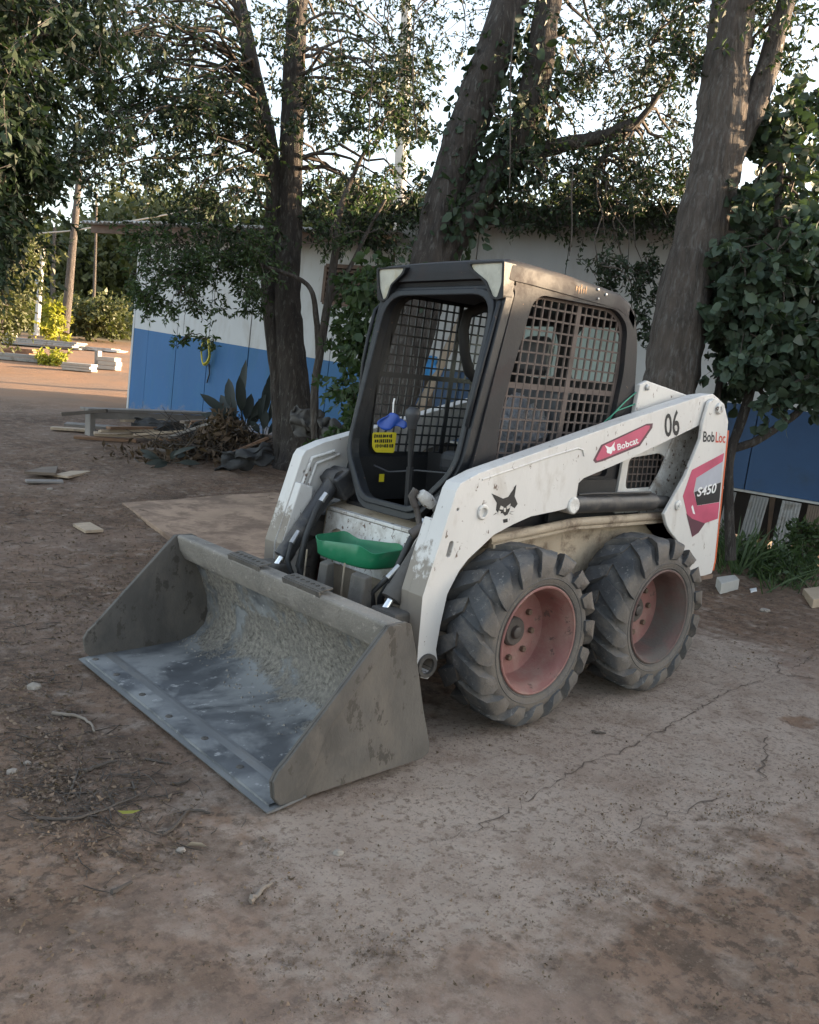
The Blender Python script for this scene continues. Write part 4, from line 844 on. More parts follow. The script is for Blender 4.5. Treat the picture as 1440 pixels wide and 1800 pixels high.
# boards leaning under the shed on the right
m_pwhite = mat('grimy white panel', (.34, .335, .325), .7, var=.15, scale=5, dirt=(.16, .14, .11), dirt_lo=.5, dirt_hi=.65, dscale=5, rnd=.3)
labs = ['narrow blue grey ribbed panel leaning under the long shed, nearest the loader', 'tilted white ribbed panel leaning under the long shed, second from the loader', 'upright dirty white board with dark stains leaning under the long shed', 'grey board leaning under the shed at the right edge of the photo']
for i, (x0, x1, y0, y1, lean) in enumerate([(1276, 1292, 872, 930, .02), (1318, 1350, 870, 965, .05), (1374, 1408, 870, 985, .02), (1420, 1446, 872, 960, 0)]):
    ta, tb = tof(x0), tof(x1); hh = .66; n_ = .10
    mb = MB(); k = 12
    for j in range(k):
        u0 = ta + (tb - ta) * j / k; u1 = ta + (tb - ta) * (j + 1) / k; dz = .012 if j % 2 else 0
        sh_ = lean
        q = [Bp(u0 - sh_, -.12, n_ + .12 + dz), Bp(u1 - sh_, -.12, n_ + .12 + dz), Bp(u1, hh, n_ + dz), Bp(u0, hh, n_ + dz)]
        mb.add(q + [p_ - EN * .02 for p_ in q], [(0, 1, 2, 3), (4, 5, 6, 7), (0, 1, 5, 4), (1, 2, 6, 5), (2, 3, 7, 6), (3, 0, 4, 7)])
    o = mb.build('ribbed_sheet', m_pwhite if i < 3 else m_board); tag(o, labs[i], 'panel')
# ------------------------------------------------------------------ poles
m_pole = mat('pale concrete pole', (.42, .40, .37), .85, var=.12, bump=.2)
m_bark = mat('brown furrowed bark', (.042, .034, .029), .95, var=.45, scale=14, dirt=(.10, .093, .083), dirt_lo=.54, dirt_hi=.64, dscale=30, bump=1.0, bscale=20, stretch=(1, 1, .22), bdist=.05)
m_barkg = mat('grey lichened bark', (.075, .060, .050), .95, var=.45, scale=16, dirt=(.135, .125, .113), dirt_lo=.50, dirt_hi=.66, dscale=36, bump=1.0, bscale=26, stretch=(1.2, 1.2, .2), bdist=.06)
def pole(name, label, cat, pts, rpx, d, m, arm=None):
    q = [P(a, b, d) for a, b in pts]; base = q[0].copy(); base[2] = min(base[2], float(gz(base[0], base[1])) - .3) if False else base[2]
    T = thing(name, label, cat, base); r_ = [k * d / FPX for k in rpx]
    o = MB().tube(q, r_, 10).build('shaft' if cat != 'tree' else 'trunk', m, None, smooth=60); keep(o, T)
    if arm: o = MB().tube([P(a, b, d) for a, b in arm], .05, 6).build('lamp_arm', m_zinc, None); keep(o, T)
    return T
pole('street_pole', 'slim white pole with small lamp arm at the left, before the woods', 'pole', [(64, 590), (69, 520), (76, 437)], [5, 4.5, 3.5], 33, m_pole, [(68, 505), (60, 490), (57, 487)])
pole('utility_pole', 'pale concrete utility pole rising behind the shed roof between the trees', 'pole', [(700, 700), (704, 500), (703, 330), (709, 180), (715, 0), (720, -120)], [14, 13, 12, 10.5, 9.5, 9], 19, m_pole)
pole('bare_tree_trunk', 'leaning bare grey trunk at the left, right of the white pole', 'tree', [(112, 585), (120, 520), (127, 440), (132, 390), (140, 300)], [9, 7.5, 6.5, 6, 5], 34, m_barkg)
pole('thin_tree_trunk', 'thin straight trunk standing in front of the woods beside the shed corner', 'tree', [(163, 570), (166, 500), (168, 440), (170, 340)], [3, 2.6, 2.2, 2], 40, m_barkg)
# ------------------------------------------------------------------ foliage
def leaf_mat(name, c0, c1, tr=.35, rough=.5):
    m = bpy.data.materials.new(name); m.use_nodes = True; nt = m.node_tree; b = nt.nodes['Principled BSDF']; out = nt.nodes['Material Output']
    ge = N(nt, 'ShaderNodeNewGeometry'); tc = N(nt, 'ShaderNodeTexCoord'); n = noise_tex(nt, tc.outputs['Object'], 1.1, 3, .5)
    a = N(nt, 'ShaderNodeMath', operation='MULTIPLY_ADD'); nt.links.new(ge.outputs['Random Per Island'], a.inputs[0]); a.inputs[1].default_value = .65
    s_ = N(nt, 'ShaderNodeMath', operation='MULTIPLY'); nt.links.new(n, s_.inputs[0]); s_.inputs[1].default_value = .5; nt.links.new(s_.outputs[0], a.inputs[2])
    c = mixc(nt, a.outputs[0], c0, c1); nt.links.new(c, b.inputs['Base Color']); b.inputs['Roughness'].default_value = rough; b.inputs['Specular IOR Level'].default_value = .35
    t = N(nt, 'ShaderNodeBsdfTranslucent'); nt.links.new(mixc(nt, 1.0, c, (1.3, 1.5, .6), 'MULTIPLY'), t.inputs[0]); mx = N(nt, 'ShaderNodeMixShader'); mx.inputs[0].default_value = tr
    nt.links.new(b.outputs[0], mx.inputs[1]); nt.links.new(t.outputs[0], mx.inputs[2]); nt.links.new(mx.outputs[0], out.inputs[0]); return m
l_dark = leaf_mat('dark green leaves', (.014, .024, .014), (.036, .058, .027), .18)
l_mid = leaf_mat('mid green leaves', (.024, .045, .020), (.068, .105, .042), .25)
l_grey = leaf_mat('grey green broad leaves', (.016, .030, .020), (.062, .090, .055), .18, .55)
l_olive = leaf_mat('olive woodland leaves', (.035, .048, .018), (.10, .105, .04), .2)
l_yel = leaf_mat('yellow green leaves', (.16, .17, .03), (.38, .36, .06))
l_dry = leaf_mat('dry brown leaves', (.025, .018, .013), (.14, .092, .06), .12, .8)
l_lit = leaf_mat('litter', (.045, .032, .024), (.24, .175, .13), .1, .9)
m_twig = mat('twig bark', (.07, .056, .046), .9, bump=.3)
def unit(v): return v / (np.linalg.norm(v, axis=-1, keepdims=True) + 1e-9)
def leaf_quads(base, axis, size, ratio=.42, fold=.12, rng=RNG):
    n = len(base); axis = unit(axis); rnd = rng.normal(size=(n, 3)); b = unit(np.cross(axis, rnd)); nn = np.cross(axis, b); L = size[:, None] if np.ndim(size) else np.full((n, 1), size)
    v0 = base; v2 = base + axis * L - nn * L * .12; mid_ = base + axis * L * .45
    v1 = mid_ + b * L * ratio * .5 + nn * L * fold; v3 = mid_ - b * L * ratio * .5 + nn * L * fold
    return np.stack([v0, v1, v2, v3], 1).reshape(-1, 3)
BIG = np.array([(0, 1, 4), (4, 1, 5), (1, 2, 5), (2, 3, 5), (0, 6, 1), (6, 7, 1), (1, 7, 2), (2, 7, 3)])
def big_leaves(base, axis, size, ratio, rng):
    n = len(base); axis = unit(axis); b = unit(np.cross(axis, rng.normal(size=(n, 3)))); nn = np.cross(axis, b); L = size[:, None]; cu = rng.uniform(.05, .30, (n, 1)); fo = rng.uniform(.02, .16, (n, 1)); W = ratio * .5 * rng.uniform(.8, 1.2, (n, 1))
    def pt(a, w_): return base + axis * L * a + b * L * w_ * W * 2 * .5 + nn * L * (fo * abs(w_) - cu * a * a)
    V = np.stack([pt(0, 0), pt(.33, 0), pt(.72, 0), pt(1.0, 0), pt(.28, .92), pt(.68, .86), pt(.28, -.92), pt(.68, -.86)], 1)
    return V.reshape(-1, 3)
def add_leaves(name, V, m, parent=None, big=False):
    if big: o = raw_mesh(name, V, (np.arange(len(V) // 8)[:, None, None] * 8 + BIG).reshape(-1, 3), m, smooth=True)
    else: o = raw_mesh(name, V, np.arange(len(V)).reshape(-1, 4), m)
    if parent is not None: keep(o, parent)
    return o
def twig_mesh(segs, parent, name='twigs'):           # segs: list of (a, b, ra, rb)
    A = np.array([s_[0] for s_ in segs]); B = np.array([s_[1] for s_ in segs]); ra = np.array([s_[2] for s_ in segs])[:, None]; rb = np.array([s_[3] for s_ in segs])[:, None]
    d = unit(B - A); ref = np.where(np.abs(d[:, 2:3]) < .9, [[0, 0, 1.0]], [[1.0, 0, 0]]); x = unit(np.cross(ref, d)); y = np.cross(d, x); V = []
    for P_, r_ in ((A, ra), (B, rb)):
        for k in range(3): a = 2 * math.pi * k / 3; V.append(P_ + (x * math.cos(a) + y * math.sin(a)) * r_)
    V = np.stack(V, 1); n = len(segs); base = np.arange(n)[:, None] * 6
    F = np.concatenate([base + np.array([k, (k + 1) % 3, 3 + (k + 1) % 3, 3 + k]) for k in range(3)])
    o = raw_mesh(name, V.reshape(-1, 3), F, m_twig, smooth=True); keep(o, parent); return o
def sprays(centers, radius, K, mleaf, leaf, rng, droop=.35, ratio=.42, jit=.35, big=False):
    """leafy twigs round each centre: returns leaf verts and twig segments"""
    segs = []; base = []; ax = []; sz = []
    for c, r_ in zip(centers, radius):
        for _ in range(K):
            d = rng.normal(size=3); d[2] = d[2] * .6 - droop; d /= np.linalg.norm(d); p0 = c + rng.normal(size=3) * r_ * .28; L = r_ * rng.uniform(.5, 1.25); p = p0
            for s_ in range(3):
                d2 = d + np.array([0, 0, -.22 * droop * s_]) + rng.normal(size=3) * .12; d2 /= np.linalg.norm(d2); q = p + d2 * L / 3; segs.append((p, q, .004 - .001 * s_, .003 - .001 * s_))
                nl_ = max(1, mleaf // 3); t = rng.random(nl_)[:, None]; base.append(p + (q - p) * t + rng.normal(size=(nl_, 3)) * .01); ax.append(d2 * .6 + rng.normal(size=(nl_, 3)) * .55 + np.array([0, 0, -.25])); sz.append(leaf * rng.uniform(1 - jit, 1 + jit, nl_)); p = q
    if big: return big_leaves(np.concatenate(base), np.concatenate(ax), np.concatenate(sz), ratio, rng), segs
    return leaf_quads(np.concatenate(base), np.concatenate(ax), np.concatenate(sz), ratio, rng=rng), segs
def region(boxes, rng):
    C = []; Rr = []
    for (x0, y0, x1, y1, d0, d1, n, r_) in boxes:
        for _ in range(n): C.append(P(rng.uniform(x0, x1), rng.uniform(y0, y1), rng.uniform(d0, d1))); Rr.append(r_ * rng.uniform(.7, 1.3))
    return C, Rr
def wavy(path, r, k=6, amp=.03, rng=RNG):             # subdivide a trunk path with small irregularities
    pts = np.array(path, float); r = np.array(r, float); t = np.arange(len(pts)); tt = np.linspace(0, len(pts) - 1, (len(pts) - 1) * k + 1)
    def cr(a):                                        # Catmull-Rom
        out = []
        for u in tt:
            i = min(int(u), len(pts) - 2); f = u - i; p0, p1, p2, p3 = a[max(i - 1, 0)], a[i], a[i + 1], a[min(i + 2, len(a) - 1)]
            out.append(.5 * (2 * p1 + (p2 - p0) * f + (2 * p0 - 5 * p1 + 4 * p2 - p3) * f * f + (3 * p1 - p0 - 3 * p2 + p3) * f ** 3))
        return np.array(out)
    q = cr(pts); rr = np.interp(tt, t, r); q[1:-1] += rng.normal(size=(len(q) - 2, 3)) * rr[1:-1, None] * amp; return q, rr
def trunk_mesh(name, paths, m, parent, n=44, knob=.10):
    mb = MB()
    for path, r_ in paths:
        b0 = len(mb.v); mb.tube(path, r_, n)
        for i in range(b0, len(mb.v)):
            ring = (i - b0) // n; c = Vector(path[min(ring, len(path) - 1)]); v = Vector(mb.v[i]); dd = v - c
            a = math.atan2(dd.y, dd.x); k_ = 1 + knob * (noise.noise(v * 3.0) + .5 * noise.noise(v * 8)) + .04 * math.sin(a * 5 + ring * .12) + .075 * noise.noise(Vector((math.cos(a) * 5.5, math.sin(a) * 5.5, v.z * 1.1 + c.x))); mb.v[i] = tuple(c + dd * k_)
    o = mb.build(name, m, None, smooth=70); keep(o, parent); return o
def tree(name, label, trunks, depth, boxes, leaf, K, ml, lm, bark, seed, droop=.35, ratio=.42, branch=3, extra=None, base=None, cat='tree', brad=.016, big=False):
    rng = np.random.default_rng(seed); paths = []; nodes = []
    for tr in trunks:
        pts = [P(a, b, tr[2] if len(tr) > 2 and not isinstance(tr[2], list) else depth) for a, b in tr[0]]; rr = [k * depth / FPX for k in tr[1]]
        q, r2 = wavy(pts, rr, rng=rng); paths.append((q, r2)); nodes += [(p_, r_) for p_, r_ in zip(q, r2)]
    b0 = np.array(base if base is not None else paths[0][0][0]); T = thing(name, label, cat, b0)
    trunk_mesh('trunk', paths, bark, T)
    if boxes:
        C, Rr = region(boxes, rng); V, segs = sprays(C, Rr, K, ml, leaf, rng, droop, ratio, big=big)
        NP = np.array([n_[0] for n_ in nodes]); NR = np.array([n_[1] for n_ in nodes]); br = []
        cc = list(range(len(C))); heads = cc[::branch]
        for i in cc:
            c = C[i]
            if i in heads or True:
                tgt = None
                if i not in heads:                    # hang on the nearest bigger branch end
                    j = min(heads, key=lambda h: np.linalg.norm(C[h] - c)); tgt = C[j]; r0 = .010
                    if np.linalg.norm(tgt - c) > 2.5: continue
                else:
                    dd = np.linalg.norm(NP - c, axis=1) + np.maximum(0, c[2] + .35 - NP[:, 2]) * 1.2; j = int(np.argmin(dd)); tgt = NP[j]; r0 = min(brad * 1.6, NR[j] * .6)
                v = c - tgt; k = 6; prev = tgt
                for s_ in range(1, k + 1):
                    t = s_ / k; q = tgt + v * t + np.array([0, 0, 1]) * np.linalg.norm(v) * .16 * math.sin(math.pi * t) + (rng.normal(size=3) * min(.03 * np.linalg.norm(v), .05) if s_ < k else 0)
                    segs.append((prev, q, r0 * (1 - .75 * (s_ - 1) / k), r0 * (1 - .75 * t))); prev = q
        cr_ = add_leaves('crown', V, lm, T, big); twig_mesh(segs, T, 'branches')['kind'] = 'stuff'
    return T
# tree 1: twin-stemmed tree left of the loader
tree('twin_stem_tree', 'dark twin-stemmed tree left of the loader, its mossy trunk forking above the shed eave',
     [([(522, 845), (526, 800), (522, 740), (516, 660), (508, 580), (505, 500), (508, 420), (511, 330), (513, 240), (516, 140), (522, 20), (530, -150)], [56, 38, 30, 26, 24, 23, 22, 21, 20, 19, 17, 15]),
      ([(500, 830), (494, 740), (487, 650), (477, 560), (472, 480), (474, 420), (482, 350), (477, 270), (462, 200), (442, 110), (416, -20), (396, -150)], [20, 15, 14, 14, 14, 13, 14, 14, 14, 13, 12, 10])],
     10.3, [(100, 60, 300, 330, 8.2, 10.5, 46, .30), (280, 150, 470, 420, 8.5, 10.5, 56, .28), (90, 180, 230, 340, 9, 10.5, 12, .26), (520, 120, 760, 250, 9, 11, 34, .28), (540, 300, 760, 420, 9.4, 10.6, 30, .24), (300, -60, 740, 160, 9, 12, 52, .42), (60, -80, 320, 90, 8, 11, 34, .42)],
     .068, 9, 13, l_dark, m_bark, 11, droop=.5)
# small tree whose leaves hang over the shed wall
tree('hanging_sapling', 'slender sapling with fine bright leaves drooping over the blue and white shed wall',
     [([(556, 800), (553, 690), (566, 600), (578, 520), (590, 440), (598, 370), (625, 300), (650, 250)], [7, 7, 7, 7, 6.5, 5.5, 4, 3]), ([(560, 640), (556, 560), (540, 500), (470, 470), (420, 455), (350, 450)], [5, 5, 4, 3.5, 3, 2]), ([(575, 540), (610, 480), (650, 400), (690, 330)], [4, 4, 3, 2])],
     9.3, [(225, 400, 470, 490, 8.6, 9.8, 58, .24), (240, 500, 330, 545, 8.6, 9.4, 11, .17), (350, 490, 470, 545, 8.8, 9.6, 9, .17), (560, 330, 720, 430, 8.8, 9.6, 10, .22), (600, 180, 700, 330, 9, 9.6, 7, .22), (320, 575, 380, 600, 9, 9.4, 2, .12)],
     .056, 8, 14, l_mid, m_barkg, 12, droop=.25, brad=.010)
# tree 2: leaning ivy-clad trunks
T2 = tree('leaning_ivy_tree', 'thick leaning tree clad in ivy right behind the loader cab',
     [([(672, 830), (690, 720), (722, 600), (752, 480), (778, 370), (806, 270), (838, 180), (880, 60), (920, -80)], [48, 40, 37, 36, 35, 34, 33, 30, 27]),
      ([(740, 560), (770, 470), (812, 390), (856, 325), (900, 270), (930, 200), (950, 100), (975, -60)], [24, 28, 29, 29, 28, 27, 24, 20]),
      ([(905, 275), (960, 262), (1010, 250), (1060, 240), (1109, 218)], [14, 13, 12, 11, 11]), ([(1040, 300), (1075, 262), (1100, 235), (1140, 192), (1180, 130)], [5, 6, 7, 6, 4])],
     8.0, [(900, 110, 1230, 280, 7.6, 9, 50, .25), (930, 270, 1220, 370, 7.4, 8.8, 50, .23), (900, 355, 1210, 405, 7.8, 8.6, 34, .20), (1030, 450, 1150, 530, 7.2, 7.8, 12, .17), (1110, 530, 1165, 600, 7.2, 7.6, 4, .14), (700, -80, 1250, 130, 7.5, 10, 52, .42), (880, 200, 960, 400, 7.4, 8.4, 9, .22)],
     .050, 8, 14, l_dark, m_bark, 13, droop=.35)
def surface_leaves(pathpx, rpx, depth, n, size, lm, T, seed, spread=1.25, name='ivy'):
    rng = np.random.default_rng(seed); q, r_ = wavy([P(a, b, depth) for a, b in pathpx], [k * depth / FPX for k in rpx], rng=rng); i = rng.integers(0, len(q) - 1, n); t = rng.random(n)[:, None]
    p = q[i] * (1 - t) + q[i + 1] * t; d = unit(rng.normal(size=(n, 3))); base = p + d * (r_[i] * rng.uniform(.85, spread, n))[:, None]
    return add_leaves(name, big_leaves(base, d * .5 + rng.normal(size=(n, 3)) * .4 + np.array([0, 0, -.7]), size * rng.uniform(.5, 1.3, n), .62, rng), lm, T, True)
surface_leaves([(735, 520), (778, 370), (806, 270), (838, 180), (880, 60)], [38, 38, 37, 35, 30], 8.0, 420, .085, l_dark, T2, 21, 1.35)
surface_leaves([(800, 420), (856, 325), (900, 270), (930, 200), (955, 60)], [24, 28, 36, 44, 36], 7.9, 900, .095, l_dark, T2, 22, 2.0)
surface_leaves([(640, 800), (640, 700), (645, 600), (650, 520), (670, 470)], [26, 30, 26, 26, 20], 8.6, 620, .10, l_mid, T2, 23, 2.2)
# tree 3: big trunk at right
T3 = tree('furrowed_tree', 'large tree with furrowed lichen-spotted trunk behind the rear of the loader',
     [([(1160, 860), (1172, 720), (1186, 620), (1203, 520), (1224, 430), (1246, 340), (1262, 260), (1272, 180), (1284, 60), (1296, -90)], [52, 47, 45, 44, 44, 44, 44, 42, 36, 32]),
      ([(1268, 320), (1292, 262), (1318, 205), (1338, 150), (1365, 60), (1400, -60)], [20, 22, 22, 20, 17, 14])],
     6.9, [(1090, -90, 1440, 90, 6.2, 8, 34, .36), (1180, 60, 1440, 180, 6.8, 8, 10, .30)], .06, 8, 13, l_dark, m_barkg, 14, droop=.3)
# broad-leaved small tree at the right edge
T4 = tree('broad_leaf_tree', 'small tree with large grey green leaves at the right edge, before the long shed',
     [([(1285, 985), (1282, 880), (1284, 800), (1310, 720), (1330, 640), (1345, 560), (1360, 460), (1370, 330), (1375, 220)], [9, 8, 8, 8, 8, 7, 7, 6, 4]), ([(1284, 790), (1330, 775), (1375, 745), (1410, 715), (1440, 640), (1460, 500)], [7, 7, 7, 6, 6, 5]), ([(1262, 760), (1262, 690), (1285, 620), (1320, 560)], [6, 6, 6, 5]), ([(1385, 740), (1340, 690), (1300, 640)], [4, 4, 3])],
     7.0, [(1290, 400, 1470, 560, 6.4, 7.6, 72, .26), (1300, 540, 1470, 660, 6.4, 7.4, 44, .24), (1330, 650, 1460, 710, 6.4, 7.2, 10, .20), (1320, 170, 1480, 310, 6.6, 7.8, 24, .28), (1300, 310, 1460, 400, 6.6, 7.8, 16, .25), (1256, 460, 1300, 600, 6.6, 7.4, 9, .20), (1255, 600, 1290, 690, 6.8, 7.2, 5, .15)],
     .085, 6, 9, l_grey, m_bark, 15, droop=.25, ratio=.78, brad=.012, big=True)
# left: heavy dark foliage of a tree standing outside the picture
tree('overhanging_tree', 'dense dark tree hanging in at the upper left corner', [([(-330, 1150), (-300, 800), (-270, 400), (-250, 0), (-230, -300)], [60, 50, 46, 40, 30])], 6.0,
     [(-120, -120, 40, 330, 5.2, 6.6, 90, .33), (20, 150, 80, 330, 5.6, 6.4, 20, .20), (-60, 300, 20, 450, 5.6, 6.6, 26, .24), (60, -100, 180, 160, 5.6, 6.8, 18, .28)], .065, 11, 18, l_dark, m_bark, 16, droop=.6, branch=5)
tree('creeper_tree', 'dim tree draped in creepers below the dark foliage at the left edge', [([(-20, 660), (0, 560), (20, 470), (40, 380)], [10, 9, 8, 6])], 20,
     [(-60, 380, 55, 480, 19, 22, 40, .7), (-60, 470, 30, 570, 19, 22, 34, .6)], .14, 9, 16, l_olive, m_bark, 17, droop=.7, brad=.03)

# ------------------------------------------------------------------ woods far behind
def woods(name, x0, x1, y0, y1, d0, d1, n, size, lm, seed, top):
    rng = np.random.default_rng(seed); px = rng.uniform(x0, x1, n); d = rng.uniform(d0, d1, n); tops = np.array([top(q) for q in px]); u = rng.random(n) ** .8; py = y1 + (tops - y1) * u
    k = rng.integers(0, 400, n); off = rng.normal(size=(400, 2)) * [26, 20]; px += off[k][:, 0]; py += off[k][:, 1] * .6
    base = CAM + (FW + RT * ((px - 720) / FPX)[:, None] - UP * ((py - 900) / FPX)[:, None]) * d[:, None]
    return leaf_quads(base, rng.normal(size=(n, 3)) + np.array([0, 0, -.3]), size * rng.uniform(.5, 1.5, n), .6, rng=rng)
def topline(q): return 372 + 26 * math.sin(q * .017) + 18 * math.sin(q * .047 + 1) + 9 * math.sin(q * .13) + (q < 200) * 18
V = woods('woods', -260, 1050, 0, 600, 48, 66, 60000, .55, l_olive, 31, topline); o = add_leaves('woods', V, l_olive); tag(o, 'olive green woods closing the view behind the yard', 'woods', kind='stuff')
V = woods('scrub', -120, 230, 0, 592, 40, 46, 9000, .30, l_olive, 32, lambda q: 545 + 16 * math.sin(q * .09) + 10 * math.sin(q * .21)); o = add_leaves('scrub', V, l_olive); tag(o, 'low scrub along the foot of the woods', 'scrub', kind='stuff')
rng = np.random.default_rng(5)
WL = ['leftmost slim trunk in the far woods, at the left edge', 'slim woodland trunk just left of the white pole', 'slim woodland trunk between the white pole and the leaning bare trunk', 'slim woodland trunk right of the leaning bare trunk', 'slim woodland trunk nearest the shed corner']
for i in range(3):                                   # trunks in the woods
    px = [12, 42, 96, 148, 200][i]; q = G(px, 585, 5, 200); dd = 47
    T = thing('woodland_trunk', WL[i], 'tree', P(px, 592, dd), 'trunks in the far woods')
    o = MB().tube([P(px, 592, dd), P(px + rng.uniform(-4, 6), 500, dd), P(px + rng.uniform(-6, 10), 400, dd)], [.16, .13, .09], 7).build('trunk', m_barkg, None, smooth=60); keep(o, T)
def bush(name, label, boxes, leaf, K, ml, lm, seed, cat='shrub', droop=-.3, ratio=.45):
    rng = np.random.default_rng(seed); C, Rr = region(boxes, rng); V, segs = sprays(C, Rr, K, ml, leaf, rng, droop, ratio); b0 = np.mean(C, 0); b0[2] = min(c[2] for c in C)
    T = thing(name, label, cat, b0); add_leaves('leaves', V, lm, T); twig_mesh(segs, T, 'stems'); return T
bush('yellow_shrub', 'sunlit yellow shrub at the foot of the white pole', [(74, 540, 104, 590, 33.5, 35, 16, .45)], .22, 10, 16, l_yel, 41)
bush('low_yellow_bush', 'small bright yellow weed clump beside the stacked blocks', [(74, 628, 112, 640, 23, 24, 10, .22)], .12, 9, 14, l_yel, 42)
bush('grey_shrub', 'dusky olive shrub beside the shed corner before the woods', [(120, 545, 205, 592, 36, 38, 26, .6)], .22, 9, 16, l_olive, 43)
bush('vine_tangle', 'tangle of green creepers left of the loader cab', [(600, 640, 655, 790, 8.2, 8.8, 16, .22), (600, 480, 650, 640, 8.6, 9.2, 14, .2), (560, 760, 640, 800, 8.6, 9, 6, .2)], .075, 7, 12, l_mid, 44, 'vines', .4, .6)
bush('mixed_weeds', 'low green weeds under the long shed, beside the rear of the loader', [(1262, 950, 1330, 1000, 7.3, 7.9, 9, .17), (1330, 985, 1440, 1030, 7.2, 7.9, 18, .16), (1390, 930, 1440, 1000, 7.8, 8.4, 8, .16)], .065, 9, 12, l_mid, 45, 'weeds', -.6, .40)
def blades(px0, px1, py0, py1, n, h, seed, name, label, lm, lean=.5):
    rng = np.random.default_rng(seed); V = []
    c = None
    for i in range(n):
        g_ = G(rng.uniform(px0, px1), rng.uniform(py0, py1)); c = g_ if c is None else c; H = h * rng.uniform(.5, 1.2); d = rng.normal(size=3) * lean; d[2] = 1; w_ = np.cross(d, rng.normal(size=3)); w_ = w_ / np.linalg.norm(w_) * H * .022; m1 = g_ + d * H * .5; m2 = g_ + d * H * .9 + np.array([d[0], d[1], 0]) * H * .35
        V += [g_ - w_, m1 - w_ * .9, m1 + w_ * .9, g_ + w_, m1 - w_ * .9, m2, m2 + w_ * .05, m1 + w_ * .9]
    o = raw_mesh(name, np.array(V), np.arange(len(V)).reshape(-1, 4), lm); T = thing(name, label, 'grass', c); o.name = 'blades'; o['kind'] = 'stuff'; keep(o, T); return T
blades(1262, 1330, 985, 1012, 90, .42, 51, 'tall_grass_clump', 'clump of tall arching grass blades right behind the loader', l_mid)
blades(1340, 1440, 1000, 1045, 160, .22, 52, 'short_grass_clump', 'short weedy grass at the right edge below the shed', l_mid, .7)
# ------------------------------------------------------------------ things lying about
def slab_thing(name, label, cat, pts, th, m, z=0.0, lift=0.0, group=None):   # a flat piece given by its outline on the ground
    q = [G(*p_) for p_ in pts]; c = np.mean(q, 0)
    o = MB().prism([(a[0] - c[0], a[1] - c[1]) for a in q], (), lambda u, v, s: (u, v, (th if s else 0) + .0)).build(name, m, None, bevel=min(.004, th * .2)); o.location = (c[0], c[1], float(gz(c[0], c[1])) + lift - .012); tag(o, label, cat, group); return o
def GH(px, py, h, lo=2.0, hi=150.0):    # line of sight met h above the ground
    for _ in range(50):
        m_ = (lo + hi) / 2; q = P(px, py, m_)
        if q[2] > gz(q[0], q[1]) + h: lo = m_
        else: hi = m_
    return P(px, py, lo)
def plank(name, label, a, b, w_, th, m, za, zb, cat='board', group=None, roll=0):
    A_, B_ = GH(*a, za), GH(*b, zb); c = (A_ + B_) / 2
    d = B_ - A_; L = np.linalg.norm(d); rot = Vector(d).to_track_quat('X', 'Z').to_matrix().to_4x4() @ Matrix.Rotation(roll, 4, 'X')
    o = MB().box((0, 0, 0), (L, w_, th)).build(name, m, None, bevel=.003); o.matrix_world = Matrix.Translation(Vector(c)) @ rot; tag(o, label, cat, group); return o
m_pale = mat('pale planed wood', (.40, .31, .225), .8, var=.2, scale=4, dirt=(.18, .14, .11), dirt_lo=.5, dirt_hi=.7, dscale=4, bump=.3)
m_oldw = mat('old grey wood', (.20, .18, .165), .85, var=.25, scale=4, bump=.4)
m_redw = mat('reddish wood', (.20, .115, .07), .85, var=.3, scale=4, bump=.4)
# low bench
bl = G(158, 767); bd = G(380, 762); bd[2] = bl[2]; ux = unit(bd - bl); uy = np.array([-ux[1], ux[0], 0])
BE = thing('low_bench', 'low grey plank bench with a broken litter pile beneath, left of the twin-stemmed tree', 'bench', bl); hb = .34
if uy.dot(FH) < 0: uy = -uy
for j in range(2): keep(MB().bar(bl + np.array([0, 0, hb]) + uy * (.06 + j * .15) - ux * .03, bl + ux * 1.70 + np.array([0, 0, hb + .01]) + uy * (.06 + j * .15), .135, .035).build('seat_plank', m_oldw, None, bevel=.004), BE)
keep(MB().bar(bl + np.array([0, 0, hb - .065]) + uy * .02, bl + ux * 1.66 + np.array([0, 0, hb - .06]) + uy * .02, .03, .09).build('apron', m_oldw, None, bevel=.004), BE)
for t in (.04, 1.45): keep(MB().bar(bl + ux * t + uy * .10, bl + ux * t + uy * .10 + np.array([0, 0, hb - .02]), .18, .07, up=(1, 0, 0)).build('leg', m_oldw, None, bevel=.005), BE)
plank('bent_branch', 'dark crooked branch lying across the left end of the bench', (110, 728), (188, 722), .05, .045, m_twig, .26, .37, 'branch')
